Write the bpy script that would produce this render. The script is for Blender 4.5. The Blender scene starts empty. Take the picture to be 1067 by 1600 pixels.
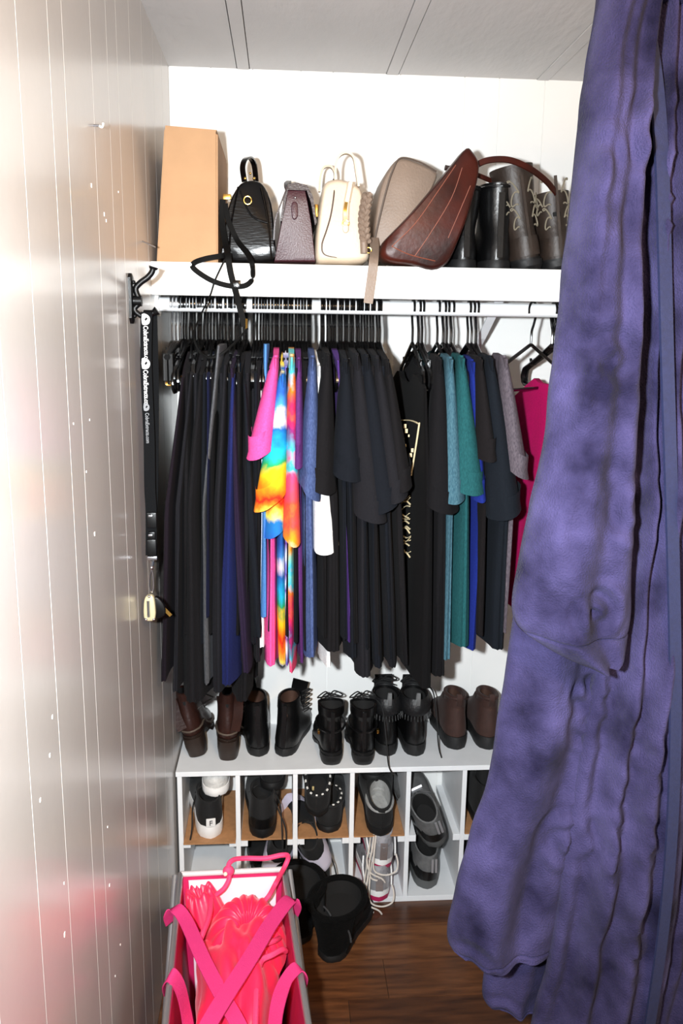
import bpy, bmesh, math, random
from mathutils import Vector, Matrix, noise
random.seed(7)
D = bpy.data
COL = bpy.context.scene.collection
SC = bpy.context.scene
PI = math.pi
# ------------------------------------------------------------------ camera
PITCH, YAW, ROLL = 11.75, 4.15, 0.8
CAM = Vector((0, 0, 1.54))
RM = Matrix.Rotation(-math.radians(YAW), 3, 'Z') @ Matrix.Rotation(math.radians(90 - PITCH), 3, 'X') @ Matrix.Rotation(math.radians(ROLL), 3, 'Z')
FPX = 1600 * 18 / 22.3
cd = D.cameras.new('camera'); cd.sensor_fit = 'VERTICAL'; cd.sensor_height = 22.3; cd.lens = 18; cd.clip_start = .02
cam = D.objects.new('camera', cd); COL.objects.link(cam)
cam.matrix_world = Matrix.Translation(CAM) @ RM.to_4x4()
SC.camera = cam
# ------------------------------------------------------------------ world, lights, exposure
wd = D.worlds.new('world'); SC.world = wd; wd.use_nodes = True
wd.node_tree.nodes['Background'].inputs[0].default_value = (.9, .95, 1, 1)
wd.node_tree.nodes['Background'].inputs[1].default_value = .3
def point_light(name, loc, power, col, rad):
    l = D.lights.new(name, 'POINT'); l.energy = power; l.color = col; l.shadow_soft_size = rad
    o = D.objects.new(name, l); COL.objects.link(o); o.location = loc; return o
fl_ = D.lights.new('camera_flash', 'SPOT'); fl_.energy = 262; fl_.color = (.92, .97, 1.0); fl_.shadow_soft_size = .022; fl_.spot_size = math.radians(104); fl_.spot_blend = 1
fo = D.objects.new('camera_flash', fl_); COL.objects.link(fo); fo.matrix_world = Matrix.Translation((-.115, .03, 1.565)) @ RM.to_4x4()
point_light('room_ceiling_bulb', (.42, -.1, 1.98), 52, (1, .66, .36), .08)
SC.view_settings.view_transform = 'Standard'; SC.view_settings.look = 'None'
SC.view_settings.exposure = 0; SC.view_settings.gamma = 1; SC.view_settings.use_curve_mapping = False
# ------------------------------------------------------------------ pixel -> world on a plane
def W(px, py, X=None, Y=None, Z=None):
    d = RM @ Vector(((px - 533.5) / FPX, (800 - py) / FPX, -1))
    i, v = [(k, q) for k, q in enumerate((X, Y, Z)) if q is not None][0]
    return CAM + d * ((v - CAM[i]) / d[i])
# ------------------------------------------------------------------ materials
def lin(c): 
    f = lambda v: v / 12.92 if v <= .04045 else ((v + .055) / 1.055) ** 2.4
    return tuple(f(v / 255) for v in c) + (1,)
MC = {}
def mat(name, rgb, rough=.6, metal=0, var=0, vscale=30, bump=0, bscale=200, sheen=0, coat=0, rgb2=None, spec=.5, stretch=None, wave=None):
    if name in MC: return MC[name]
    m = D.materials.new(name); MC[name] = m; m.use_nodes = True
    nt = m.node_tree; b = nt.nodes['Principled BSDF']; N = nt.nodes.new; L = nt.links.new
    c = lin(rgb)
    b.inputs['Base Color'].default_value = c; b.inputs['Roughness'].default_value = rough; b.inputs['Metallic'].default_value = metal
    b.inputs['Specular IOR Level'].default_value = spec
    if sheen:
        b.inputs['Sheen Weight'].default_value = sheen; b.inputs['Sheen Roughness'].default_value = .4
        b.inputs['Sheen Tint'].default_value = tuple(min(1, .35 + v) for v in c[:3]) + (1,)
    if coat: b.inputs['Coat Weight'].default_value = coat; b.inputs['Coat Roughness'].default_value = .15
    tc = N('ShaderNodeTexCoord'); mp = N('ShaderNodeMapping'); L(tc.outputs['Object'], mp.inputs[0])
    if stretch: mp.inputs['Scale'].default_value = stretch
    if var or rgb2:
        n = N('ShaderNodeTexNoise'); n.inputs['Scale'].default_value = vscale; n.inputs['Detail'].default_value = 5
        L(mp.outputs[0], n.inputs['Vector'])
        mx = N('ShaderNodeMix'); mx.data_type = 'RGBA'
        c2 = lin(rgb2) if rgb2 else tuple(min(1, v * (1 + var)) for v in c[:3]) + (1,)
        c1 = c if rgb2 else tuple(v * (1 - var) for v in c[:3]) + (1,)
        mx.inputs['A'].default_value = c1; mx.inputs['B'].default_value = c2
        rp = N('ShaderNodeMapRange'); rp.inputs['From Min'].default_value = .32; rp.inputs['From Max'].default_value = .68
        L(n.outputs[0], rp.inputs[0]); L(rp.outputs[0], mx.inputs['Factor']); L(mx.outputs['Result'], b.inputs['Base Color'])
    if bump:
        n2 = N('ShaderNodeTexNoise'); n2.inputs['Scale'].default_value = bscale; n2.inputs['Detail'].default_value = 4
        L(mp.outputs[0], n2.inputs['Vector'])
        bp = N('ShaderNodeBump'); bp.inputs['Strength'].default_value = bump; bp.inputs['Distance'].default_value = .004
        h = n2.outputs[0]
        if wave:
            w = N('ShaderNodeTexWave'); w.inputs['Scale'].default_value = wave; w.inputs['Distortion'].default_value = 6; w.inputs['Detail'].default_value = 2
            L(tc.outputs['Object'], w.inputs['Vector'])
            ad = N('ShaderNodeMath'); ad.operation = 'ADD'; L(h, ad.inputs[0]); L(w.outputs['Fac'], ad.inputs[1]); h = ad.outputs[0]
        L(h, bp.inputs['Height']); L(bp.outputs[0], b.inputs['Normal'])
    return m
def cloth(name, rgb, var=.12): return mat('cloth_' + name, rgb, .92, 0, var, 260, .25, 900, sheen=.02, spec=.12)
def heather(name, rgb, rgb2): return mat('heather_' + name, rgb, .92, 0, 0, 420, .25, 900, rgb2=rgb2, spec=.2, stretch=(1, 1, .35))
def ramp_mat(name, stops, scale, noise_amt, zdir=1., centre=(0, 0, 0), radial=False):
    m = D.materials.new(name); m.use_nodes = True; nt = m.node_tree; b = nt.nodes['Principled BSDF']; N = nt.nodes.new; L = nt.links.new
    b.inputs['Roughness'].default_value = .9; b.inputs['Specular IOR Level'].default_value = .2
    tc = N('ShaderNodeTexCoord'); mp = N('ShaderNodeMapping'); L(tc.outputs['Object'], mp.inputs[0])
    mp.inputs['Location'].default_value = centre
    n = N('ShaderNodeTexNoise'); n.inputs['Scale'].default_value = 22; n.inputs['Detail'].default_value = 5; L(mp.outputs[0], n.inputs['Vector'])
    sp = N('ShaderNodeSeparateXYZ'); L(mp.outputs[0], sp.inputs[0])
    a = N('ShaderNodeMath'); a.operation = 'MULTIPLY'; a.inputs[1].default_value = scale
    if radial:
        ln = N('ShaderNodeVectorMath'); ln.operation = 'LENGTH'; L(mp.outputs[0], ln.inputs[0]); L(ln.outputs['Value'], a.inputs[0])
    else: L(sp.outputs['Z'], a.inputs[0])
    s = N('ShaderNodeMath'); s.operation = 'SUBTRACT'; s.inputs[1].default_value = .5; L(n.outputs[0], s.inputs[0])
    k = N('ShaderNodeMath'); k.operation = 'MULTIPLY_ADD'; k.inputs[1].default_value = noise_amt; L(s.outputs[0], k.inputs[0]); L(a.outputs[0], k.inputs[2])
    f = N('ShaderNodeMath'); f.operation = 'FRACT'; L(k.outputs[0], f.inputs[0])
    r = N('ShaderNodeValToRGB'); L(f.outputs[0], r.inputs[0]); L(r.outputs[0], b.inputs['Base Color'])
    e = r.color_ramp.elements
    e[0].position, e[0].color = stops[0][0], lin(stops[0][1]); e[1].position, e[1].color = stops[-1][0], lin(stops[-1][1])
    for p, c in stops[1:-1]: x = e.new(p); x.color = lin(c)
    return m
# ------------------------------------------------------------------ geometry helpers: a shape is (verts, faces)
def merge(*S):
    V, Fc = [], []
    for v, f in S:
        o = len(V); V += [tuple(p) for p in v]; Fc += [tuple(i + o for i in q) for q in f]
    return V, Fc
def loft(rings, cap0=True, cap1=True, closed=True):
    n = len(rings[0]); V = [tuple(p) for r in rings for p in r]; Fc = []
    for i in range(len(rings) - 1):
        for j in range(n if closed else n - 1):
            k = (j + 1) % n; Fc.append((i * n + j, i * n + k, (i + 1) * n + k, (i + 1) * n + j))
    if cap0: Fc.append(tuple(reversed(range(n))))
    if cap1: Fc.append(tuple(range((len(rings) - 1) * n, len(rings) * n)))
    return V, Fc
def spline(pts, n=8, closed=False):
    P = [Vector(p) for p in pts]; out = []; m = len(P)
    g = (lambda i: P[i % m]) if closed else (lambda i: P[max(0, min(m - 1, i))])
    for i in range(m if closed else m - 1):
        a, b, c, d = g(i - 1), g(i), g(i + 1), g(i + 2)
        for k in range(n):
            t = k / n
            out.append(.5 * ((2 * b) + (c - a) * t + (2 * a - 5 * b + 4 * c - d) * t * t + (3 * b - a - 3 * c + d) * t ** 3))
    if not closed: out.append(P[-1])
    return out
def frames(P, closed=False):
    n = len(P); T = []
    for i in range(n):
        a = P[(i - 1) % n] if (closed or i) else P[0]; b = P[(i + 1) % n] if (closed or i < n - 1) else P[-1]
        t = (b - a); T.append(t.normalized() if t.length > 1e-9 else Vector((0, 0, 1)))
    u = T[0].orthogonal().normalized(); U = []
    for t in T:
        u = (u - t * u.dot(t)); u = u.normalized() if u.length > 1e-6 else t.orthogonal().normalized(); U.append(u.copy())
    return T, U
def tube(pts, r, n=8, closed=False):
    P = [Vector(p) for p in pts]; T, U = frames(P, closed); R = []
    for i, p in enumerate(P):
        rr = r[i] if isinstance(r, (list, tuple)) else r; b = T[i].cross(U[i])
        R.append([p + (U[i] * math.cos(2 * PI * k / n) + b * math.sin(2 * PI * k / n)) * rr for k in range(n)])
    if closed: R.append(R[0])
    return loft(R, not closed, not closed)
def ribbon(pts, w, t, wdir):
    P = [Vector(p) for p in pts]; T, _ = frames(P); R = []
    for i, p in enumerate(P):
        wd_ = Vector(wdir[i] if isinstance(wdir, list) else wdir); a = wd_ - T[i] * wd_.dot(T[i]); a = a.normalized() if a.length > 1e-6 else T[i].orthogonal().normalized()
        b = T[i].cross(a).normalized(); ww = w[i] if isinstance(w, list) else w
        R.append([p + a * ww / 2 + b * t / 2, p - a * ww / 2 + b * t / 2, p - a * ww / 2 - b * t / 2, p + a * ww / 2 - b * t / 2])
    return loft(R)
def box(x0, x1, y0, y1, z0, z1, bev=0):
    bm = bmesh.new(); bmesh.ops.create_cube(bm, size=1)
    for v in bm.verts: v.co = Vector(((x0 + x1) / 2 + v.co.x * (x1 - x0), (y0 + y1) / 2 + v.co.y * (y1 - y0), (z0 + z1) / 2 + v.co.z * (z1 - z0)))
    if bev: bmesh.ops.bevel(bm, geom=bm.edges[:], offset=bev, segments=2, affect='EDGES', profile=.6)
    bm.verts.index_update(); s = ([tuple(v.co) for v in bm.verts], [tuple(v.index for v in f.verts) for f in bm.faces]); bm.free(); return s
def ball(c, rx, ry=None, rz=None, nu=14, nv=9):
    ry = ry or rx; rz = rz or rx
    R = [[(c[0] + rx * math.sin(PI * i / nv) * math.cos(2 * PI * j / nu), c[1] + ry * math.sin(PI * i / nv) * math.sin(2 * PI * j / nu), c[2] - rz * math.cos(PI * i / nv)) for j in range(nu)] for i in range(1, nv)]
    return loft(R)
def torus(c, R, r, axis='Y', n=20, m=8, arc=2 * PI, a0=0):
    pts = []
    full = arc >= 2 * PI - 1e-6
    for i in range(n if full else n + 1):
        a = a0 + arc * i / n; x, y = R * math.cos(a), R * math.sin(a)
        pts.append(Vector(c) + (Vector((x, 0, y)) if axis == 'Y' else Vector((x, y, 0)) if axis == 'Z' else Vector((0, x, y))))
    return tube(pts, r, m, closed=full)
def pillow(outline, y0, y1, rnd=.02, inset=.86, steps=3, lean=(0, 0)):
    """closed XZ outline extruded along Y with rounded front and back"""
    cx = sum(p[0] for p in outline) / len(outline); cz = sum(p[1] for p in outline) / len(outline); R = []
    prof = [(y0 + rnd * (1 - math.cos(PI / 2 * k / steps)), inset + (1 - inset) * math.sin(PI / 2 * k / steps)) for k in range(steps + 1)]
    prof += [(y0 + y1 - y, s) for y, s in reversed(prof)]
    for y, s in prof:
        q = (y - y0) / (y1 - y0)
        R.append([(cx + (p[0] - cx) * s + lean[0] * q, y, cz + (p[1] - cz) * s + lean[1] * q) for p in outline])
    return loft(R)
BASE = {}
def root(name, label, cat, loc=(0, 0, 0), group=None, rot=None):
    o = D.objects.new(name, None); COL.objects.link(o); o.location = loc; o.empty_display_size = .03
    if rot: o.rotation_euler = rot
    o['label'] = label; o['category'] = cat
    if group: o['group'] = group
    BASE[o.name] = Vector((0, 0, 0)) if rot is not None else Vector(loc)
    return o
def obj(name, shape, m, parent=None, smooth=True, label=None, cat=None, group=None, kind=None, sharp=38):
    V, Fc = shape; off = BASE.get(parent.name, Vector()) if parent else Vector()
    me = D.meshes.new(name); me.from_pydata([tuple(Vector(v) - off) for v in V], [], Fc)
    bm = bmesh.new(); bm.from_mesh(me); bmesh.ops.recalc_face_normals(bm, faces=bm.faces); bm.to_mesh(me); bm.free()
    me.materials.append(m)
    if smooth:
        me.polygons.foreach_set('use_smooth', [True] * len(me.polygons)); me.set_sharp_from_angle(angle=math.radians(sharp))
    o = D.objects.new(name, me); COL.objects.link(o)
    if parent: o.parent = parent; BASE[o.name] = off
    if label: o['label'] = label
    if cat: o['category'] = cat
    if group: o['group'] = group
    if kind: o['kind'] = kind
    return o
def dup(o, loc=None, parent=None):
    c = o.copy(); COL.objects.link(c)
    if parent: c.parent = parent
    if loc is not None: c.location = loc
    for ch in o.children: dup(ch, None, c)
    return c
def struct(name, shape, m, label, cat, parent=None, smooth=False):
    return obj(name, shape, m, parent, smooth, label=label, cat=cat, kind='structure')
# ================================================================== the setting
XL, YB, ZC, XR, YF = -.2875, 2.30, 2.212, 1.05, -.6
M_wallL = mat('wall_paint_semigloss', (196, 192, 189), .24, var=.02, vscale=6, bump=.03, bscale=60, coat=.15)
M_wallB = mat('wall_paint_white', (236, 236, 234), .55, var=.015, vscale=5, bump=.03, bscale=80)
M_groove = mat('groove_bright_white', (252, 250, 246), .5)
M_ceil = mat('ceiling_paint', (205, 203, 203), .75, var=.03, vscale=9, bump=.5, bscale=45, stretch=(1, .35, 1))
M_white = mat('white_paint', (238, 238, 236), .45, var=.02, vscale=20)
M_mel = mat('white_melamine', (226, 228, 230), .4, var=.03, vscale=18)
M_dark = mat('dark_gap', (30, 24, 20), .9)
# left wall: strips between grooves, each its own panel
wl = struct('wall_left', box(XL - .06, XL - .0025, YF, YB + .05, 0, ZC), M_groove, 'glossy white panelled wall with narrow vertical grooves', 'wall')
gpx = [18, 71, 115, 135, 174, 196, 210, 228, 245]
gy = [YF, -.5, -.2, .1, .36, .6, .74] + [W(x, 800, X=XL).y for x in gpx] + [2.03, 2.17, YB]
for a, b in zip(gy[:-1], gy[1:]):
    obj('wall_panel', box(XL - .004, XL, a + .0011, b - .0011, 0, ZC), M_wallL, wl, False)
# scuffs and chips of paint on the left wall
# (small raised flakes and an old screw hook)
for i, (px, py, s) in enumerate(((143, 290, 4), (163, 335, 4), (166, 345, 3), (185, 300, 2), (148, 834, 4), (140, 656, 2), (135, 737, 2), (115, 662, 2), (171, 1383, 3), (101, 1460, 4), (100, 1380, 2), (78, 1180, 3), (82, 1120, 3), (63, 1250, 3), (168, 1292, 2), (188, 1476, 2), (180, 1525, 2))):
    p = W(px, py, X=XL); k = s * .0006
    obj('paint_chip', box(XL - .0005, XL + .0006, p.y - k, p.y + k, p.z - k * 1.3, p.z + k * 1.3, .0003), M_groove, wl, False)
wb = struct('wall_back', box(XL - .06, XR, YB + .003, YB + .06, 0, ZC), M_wallB, 'white vertical panelled wall behind the hanging clothes', 'wall')
gx = [XL] + [W(x, 150, Y=YB).x for x in (330, 395, 470, 520, 625, 725, 779, 850)] + [.86, .97, XR]
for a, b in zip(gx[:-1], gx[1:]):
    obj('wall_panel', box(a + .0012, b - .0012, YB, YB + .004, 0, ZC), M_wallB, wb, False)
struct('wall_right', box(XR, XR + .06, .72, YB + .06, 0, ZC), M_white, 'plain white wall on the robe side', 'wall')
ce = struct('ceiling', box(XL - .06, XR + .06, YF - .06, YB + .06, ZC + .006, ZC + .06), M_dark, 'white textured panel ceiling with batten strips', 'ceiling')
bx = [W(380, 105, Y=YB).x, W(613, 112, Y=YB).x, W(848, 122, Y=YB).x]
edges = [XL] + bx + [XR]
for a, b in zip(edges[:-1], edges[1:]):
    obj('ceiling_panel', box(a + (.017 if a != XL else 0), b - (.017 if b != XR else 0), YF, YB, ZC, ZC + .007), M_ceil, ce, False)
for x in bx: obj('batten', box(x - .0150, x + .0150, YF, YB, ZC - .002, ZC + .007, .0012), M_ceil, ce, False)
# floor: dark laminate planks
M_fl = [mat('plank_%d' % i, c, .32, 0, 0, 7, .04, 60, rgb2=c2, stretch=(1.2, 9, 9)) for i, (c, c2) in enumerate((((70, 42, 26), (112, 70, 42)), ((58, 34, 22), (92, 56, 34)), ((84, 50, 30), (124, 80, 48))))]
fl = struct('floor', box(XL - .06, XR + .06, YF - .06, YB + .06, -.06, -.004), M_dark, 'dark brown wood plank floor', 'floor')
yy = YF; r = 0
while yy < YB:
    y1 = min(yy + .127, YB); xx = XL - .9 + (.43 * r) % .9
    if abs(yy - 1.55) < .07: xx = -.9 + .155
    while xx < XR:
        a, b = max(xx, XL), min(xx + .9, XR)
        if b - a > .01: obj('plank', box(a + .0006, b - .0006, yy + .0006, y1 - .0006, -.005, 0), M_fl[(r * 2 + int(xx * 7 + 20)) % 3], fl, False)
        xx += .9
    yy = y1; r += 1
# open white door on the right carrying the robe
DX = .76
dr = D.objects.new('door_1', None); COL.objects.link(dr); dr.location = (DX, 1.1, 0); dr['kind'] = 'structure'; dr['label'] = 'white door standing open behind the blue robe'; dr['category'] = 'door'
BASE[dr.name] = Vector((DX, 1.1, 0))
obj('door_panel', box(DX, DX + .035, .72, 1.46, .01, 2.03, .003), M_white, dr, False)
for z0, z1 in ((.15, .85), (1.0, 1.9)):
    obj('raised_panel', box(DX - .006, DX + .002, .84, 1.34, z0, z1, .005), M_white, dr, False)
# ================================================================== shelf, rod, cubbies
YS, ZS = 1.90, 1.7025
sh = root('closet_shelf', 'long white shelf with a deep front board above the clothes rod', 'shelf', (XL, YS, 1.63))
obj('shelf_board', box(XL, XR, YS + .018, YB, ZS - .022, ZS - .003, .001), M_white, sh, False)
obj('front_board', box(XL, XR, YS, YS + .018, 1.632, ZS, .0015), M_white, sh, False)
bp_ = W(738, 520, Y=2.2)
obj('bracket', ribbon([(bp_.x + .035, 2.0, ZS - .024), (bp_.x + .01, 2.14, 1.55), (bp_.x, 2.292, 1.46)], .022, .004, (1, 0, 0)), mat('bracket_white', (215, 218, 220), .5), sh, False)
YR, ZR, RR = 1.97, 1.6145, .0158
rod = root('clothes_rod', 'round white metal clothes rod under the shelf', 'rod', (XL, YR, ZR))
obj('rod_pipe', tube([(XL + .002, YR, ZR), (XR - .002, YR, ZR)], RR, 20), mat('rod_white', (232, 234, 236), .28), rod)
for x in (XL + .004, XR - .004): obj('end_socket', tube([(x - .004, YR, ZR), (x + .004, YR, ZR)], .027, 20), M_white, rod)
YC, HC = 2.03, .414
cub = root('shoe_cubby', 'white two-row shoe cubby unit along the back wall', 'cubby', (XL, YC, 0))
PIT = .1538; CX = [-.2745 + PIT * i for i in range(9)]; TH = .0125
obj('top_board', box(-.284, CX[-1] + .01, YC - .004, YB - .002, HC - .014, HC, .0012), M_mel, cub, False)
obj('base_board', box(-.281, CX[-1] + .007, YC, YB - .002, .0, .016, .001), M_mel, cub, False)
ZM = .205
M_hard = mat('hardboard', (168, 122, 82), .6, var=.12, vscale=60)
for i, x in enumerate(CX):
    obj('divider', box(x - TH / 2, x + TH / 2, YC, YB - .002, .016, HC - .014, .0008), M_mel, cub, False)
    for s in ((1,) if i == 0 else (-1,) if i == len(CX) - 1 else (-1, 1)):
        obj('cleat', box(*sorted((x + s * TH / 2, x + s * (TH / 2 + .019))), YC + .001, YB - .01, ZM - .019, ZM, .001), M_mel, cub, False)
for i in (0, 1, 2, 3, 5, 6, 7):
    f = .012 if i == 0 else 0
    obj('hardboard_shelf', box(CX[i] + TH / 2 + .001, CX[i + 1] - TH / 2 - .001, YC - .002 - f, YB - .02, ZM + .0005, ZM + .0045), M_hard, cub, False)
# ================================================================== hangers
M_hang = mat('black_plastic', (7, 7, 8), .22, coat=.2)
M_chrome = mat('chrome', (200, 200, 205), .22, 1)
M_gold = mat('gold_metal', (214, 170, 90), .25, 1)
hook_pts = [(0, RR * 1.25 * math.cos(a), RR * 1.25 * math.sin(a)) for a in [PI * (1.12 - .14 * i) for i in range(9)]]
hook_pts = [(0, y + .0, z) for _, y, z in hook_pts] + [(0, .0175, -.012), (0, .008, -.034), (0, 0, -.05), (0, 0, -.082)]
def hanger_shapes(hw=.178, bar=True, zt=-.146):
    hk = tube(spline(hook_pts, 3), .0030, 7)
    half = [(0, t * .012, -.079 - t * .004) for t in (0, 1)] + [(0, .012 + (hw - .018) * t, -.083 - (abs(zt) - .088) * t) for t in (.25, .5, .75, 1)] + [(0, hw + .002, zt - .010), (0, hw + .002, zt - .018)]
    ar = tube([(0, -y, z) for _, y, z in reversed(half[1:])] + half, .0044, 7)
    low_ = [(0, hw - .034, zt - .037), (0, hw - .014, zt - .035), (0, hw - .002, zt - .028), (0, hw + .002, zt - .016)]
    ba = tube([(0, -y, z) for _, y, z in reversed(low_)] + low_, .0040, 7)
    nub = [tube([(0, s * hw * .72, zt + .016), (0, s * (hw * .72 + .006), zt + .032)], .0028, 6) for s in (-1, 1)]
    return hk, ar, ba, nub
BASE_H = {}
def hanger_proto(kind):
    hk, ar, ba, nub = hanger_shapes()
    t = D.objects.new('clothes_hanger', None); COL.objects.link(t); t.empty_display_size = .02; BASE[t.name] = Vector()
    obj('hook', hk, M_hang, t); obj('arms', ar, M_hang, t); obj('crossbar', ba, M_hang, t)
    for q in nub: obj('strap_notch', q, M_hang, t)
    return t
HP = None
def hanger(px, label, group=None, yaw=0, py=477, tilt=0):
    global HP
    p = W(px, py, Y=YR)
    if HP is None: HP = hanger_proto(0); t = HP
    else: t = dup(HP)
    t.location = (p.x, YR, ZR); t.rotation_euler = (tilt, 0, yaw)
    t['label'] = label; t['category'] = 'hanger'
    if group: t['group'] = group
    elif 'group' in t: del t['group']
    return t
# ================================================================== garments
def depth_px(px, Y0, Y1, vx=441): return vx + (px - vx) * Y0 / Y1
def garment(name, label, cat, m, xt, xh, yh, wpx, yt=566, sleeves=None, yn=1.765, hw=None, wt=None, folds=.5, ph=0, group=None, neck=.03, sm=None, slope=0, far_short=.0, xm=None, drop=0, nw=.33):
    """body seen edge-on. xt/xh = picture column of the near edge at shoulder and hem, yh = hem row, wpx = width of the near edge"""
    yf = 2 * YR - yn; sc = 1.80 / FPX
    top = W(xt, yt, Y=yn); hem = W(xh, yh, Y=yn + .02)
    mid = W(xm[0], xm[1], Y=yn + .02) if xm else None
    hookx = W(depth_px(xt, yn, YR), 477, Y=YR).x
    fx = hookx * 2 - top.x
    t_top, t_hem = (wt or 9) * sc / 2, wpx * sc / 2
    zn = ZR - .084 - drop
    NU, NV = 15, 24; R = []
    o = root(name, label, cat, (hookx, YR, hem.z), group)
    for j in range(NV + 1):
        v = j / NV; L_, R_ = [], []
        for i in range(NU + 1):
            u = i / NU; e = abs(2 * u - 1)
            zt = zn - (zn - top.z) * e ** 1.15 - (neck * (1 - (e / nw) ** 2) if e < nw else 0)
            zh = hem.z + far_short * u + slope * (u - .5) + .006 * math.sin(u * 9 + ph)
            vv = v ** 1.05; z = zt + (zh - zt) * vv
            if mid:
                vm = (top.z - mid.z) / (top.z - hem.z); 
                q = v / vm if v < vm else (v - vm) / (1 - vm); dx = (mid.x - top.x) * q if v < vm else (mid.x - top.x) + (hem.x - mid.x) * q
            else: dx = (hem.x - top.x) * v
            ins = (.035 if sleeves else .012) * min(1, v / .12) - .012 * v
            y = (yn + ins) + (yf - ins - yn - ins) * u
            x = top.x + (fx - top.x) * u + dx * (1 - .35 * u)
            w = folds * v ** .8 * (.010 * math.sin(2 * PI * (1.6 * u + .35 * v) + ph) + .006 * math.sin(2 * PI * 3.7 * u + ph * 2.3 + v * 2))
            w *= min(1, u * 5 + .25)
            h = (t_top + (t_hem - t_top) * min(1, v * 1.25) ** .8) * max(.5, 1 - abs(2 * u - 1) ** 5) ** .5
            if u < .12: h *= (.72 + .28 * (u / .12) ** .5)
            dn = folds * .0035 * v * math.sin(ph + 7 * u + 9 * v)
            L_.append((x + w - h + dn, y, z)); R_.append((x + w + h - dn * .5, y, z))
        cap = []
        (xr_, yr_, zr_), (xl_, _, zl_) = R_[0], L_[0]
        for c in range(1, 8):
            t = c / 8; bul = .010 * math.sin(PI * t) ** .5 + folds * v * .007 * math.sin(2 * PI * t * (1.5 + (wpx > 25)) + ph)
            cap.append((xr_ + (xl_ - xr_) * t, yr_ - bul, zr_))
        R.append(L_ + list(reversed(R_)) + cap)
    n = len(R[0]); nb = 2 * NU + 1; V, Fc = loft(R, False, False)
    for i in range(NU): Fc.append((i, i + 1, nb - i - 1, nb - i))
    Fc.append(tuple([0] + list(range(nb, n))))
    # turned hem
    k = len(R) - 1; base = len(V)
    inner = []
    for (x, y, z), (x2, y2, z2) in zip(R[k], R[k - 1]):
        inner.append((x * .94 + (top.x + hem.x - top.x) * .06, y + (.003 if y < YR else -.003), z + .02))
    V += inner
    for i in range(n): q = (i + 1) % n; Fc.append((k * n + i, k * n + q, base + q, base + i))
    b = obj('body', (V, Fc), m, o, sharp=75)
    if sleeves:
        for idx, S in enumerate(sleeves):
            xl, xr, yb, sl = S[:4]; yoff = S[4] if len(S) > 4 else 0
            ys = yn - .012 + yoff
            bl, br = W(xl, yb - sl / 2, Y=ys), W(xr, yb + sl / 2, Y=ys)
            for far in (0, 1):
                if far and idx: continue
                RR_ = []; NS = 11; nn = 22
                for j in range(NS + 4):
                    s = min(1, j / NS); inn = j - NS if j > NS else 0
                    cx = top.x + ((bl.x + br.x) / 2 - top.x) * s; rx = .006 + ((br.x - bl.x) / 2 - .006) * s ** .75
                    ry = .022 + (.048 - .022) * s ** .6; cy = yn + .035 - .022 * s + yoff * s
                    cz = top.z + .006 + ((bl.z + br.z) / 2 - top.z - .006) * s
                    if inn: rx -= .004; ry -= .004; cz += (.0, .004, .03, .05)[min(inn, 3)]
                    if .86 < s < .9 : rx *= .985
                    ring = []
                    for k2 in range(nn):
                        a = 2 * PI * k2 / nn; f = 1 + .10 * s * math.sin(3 * a + ph + idx) + .05 * s * math.sin(5 * a + ph * 2)
                        x = cx + rx * f * math.cos(a); y = cy + ry * (1 + .1 * s * math.sin(2 * a + ph)) * math.sin(a)
                        z = cz + (br.z - bl.z) / 2 * s * math.cos(a) + .012 * s * math.sin(a)
                        if s == 0: z -= .0
                        if far: y = 2 * YR - y; x = x + (fx - top.x)
                        ring.append((x, y, z))
                    RR_.append(ring)
                obj('sleeve', loft(RR_, True, False), sm or m, o, sharp=60)
    return o
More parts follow.
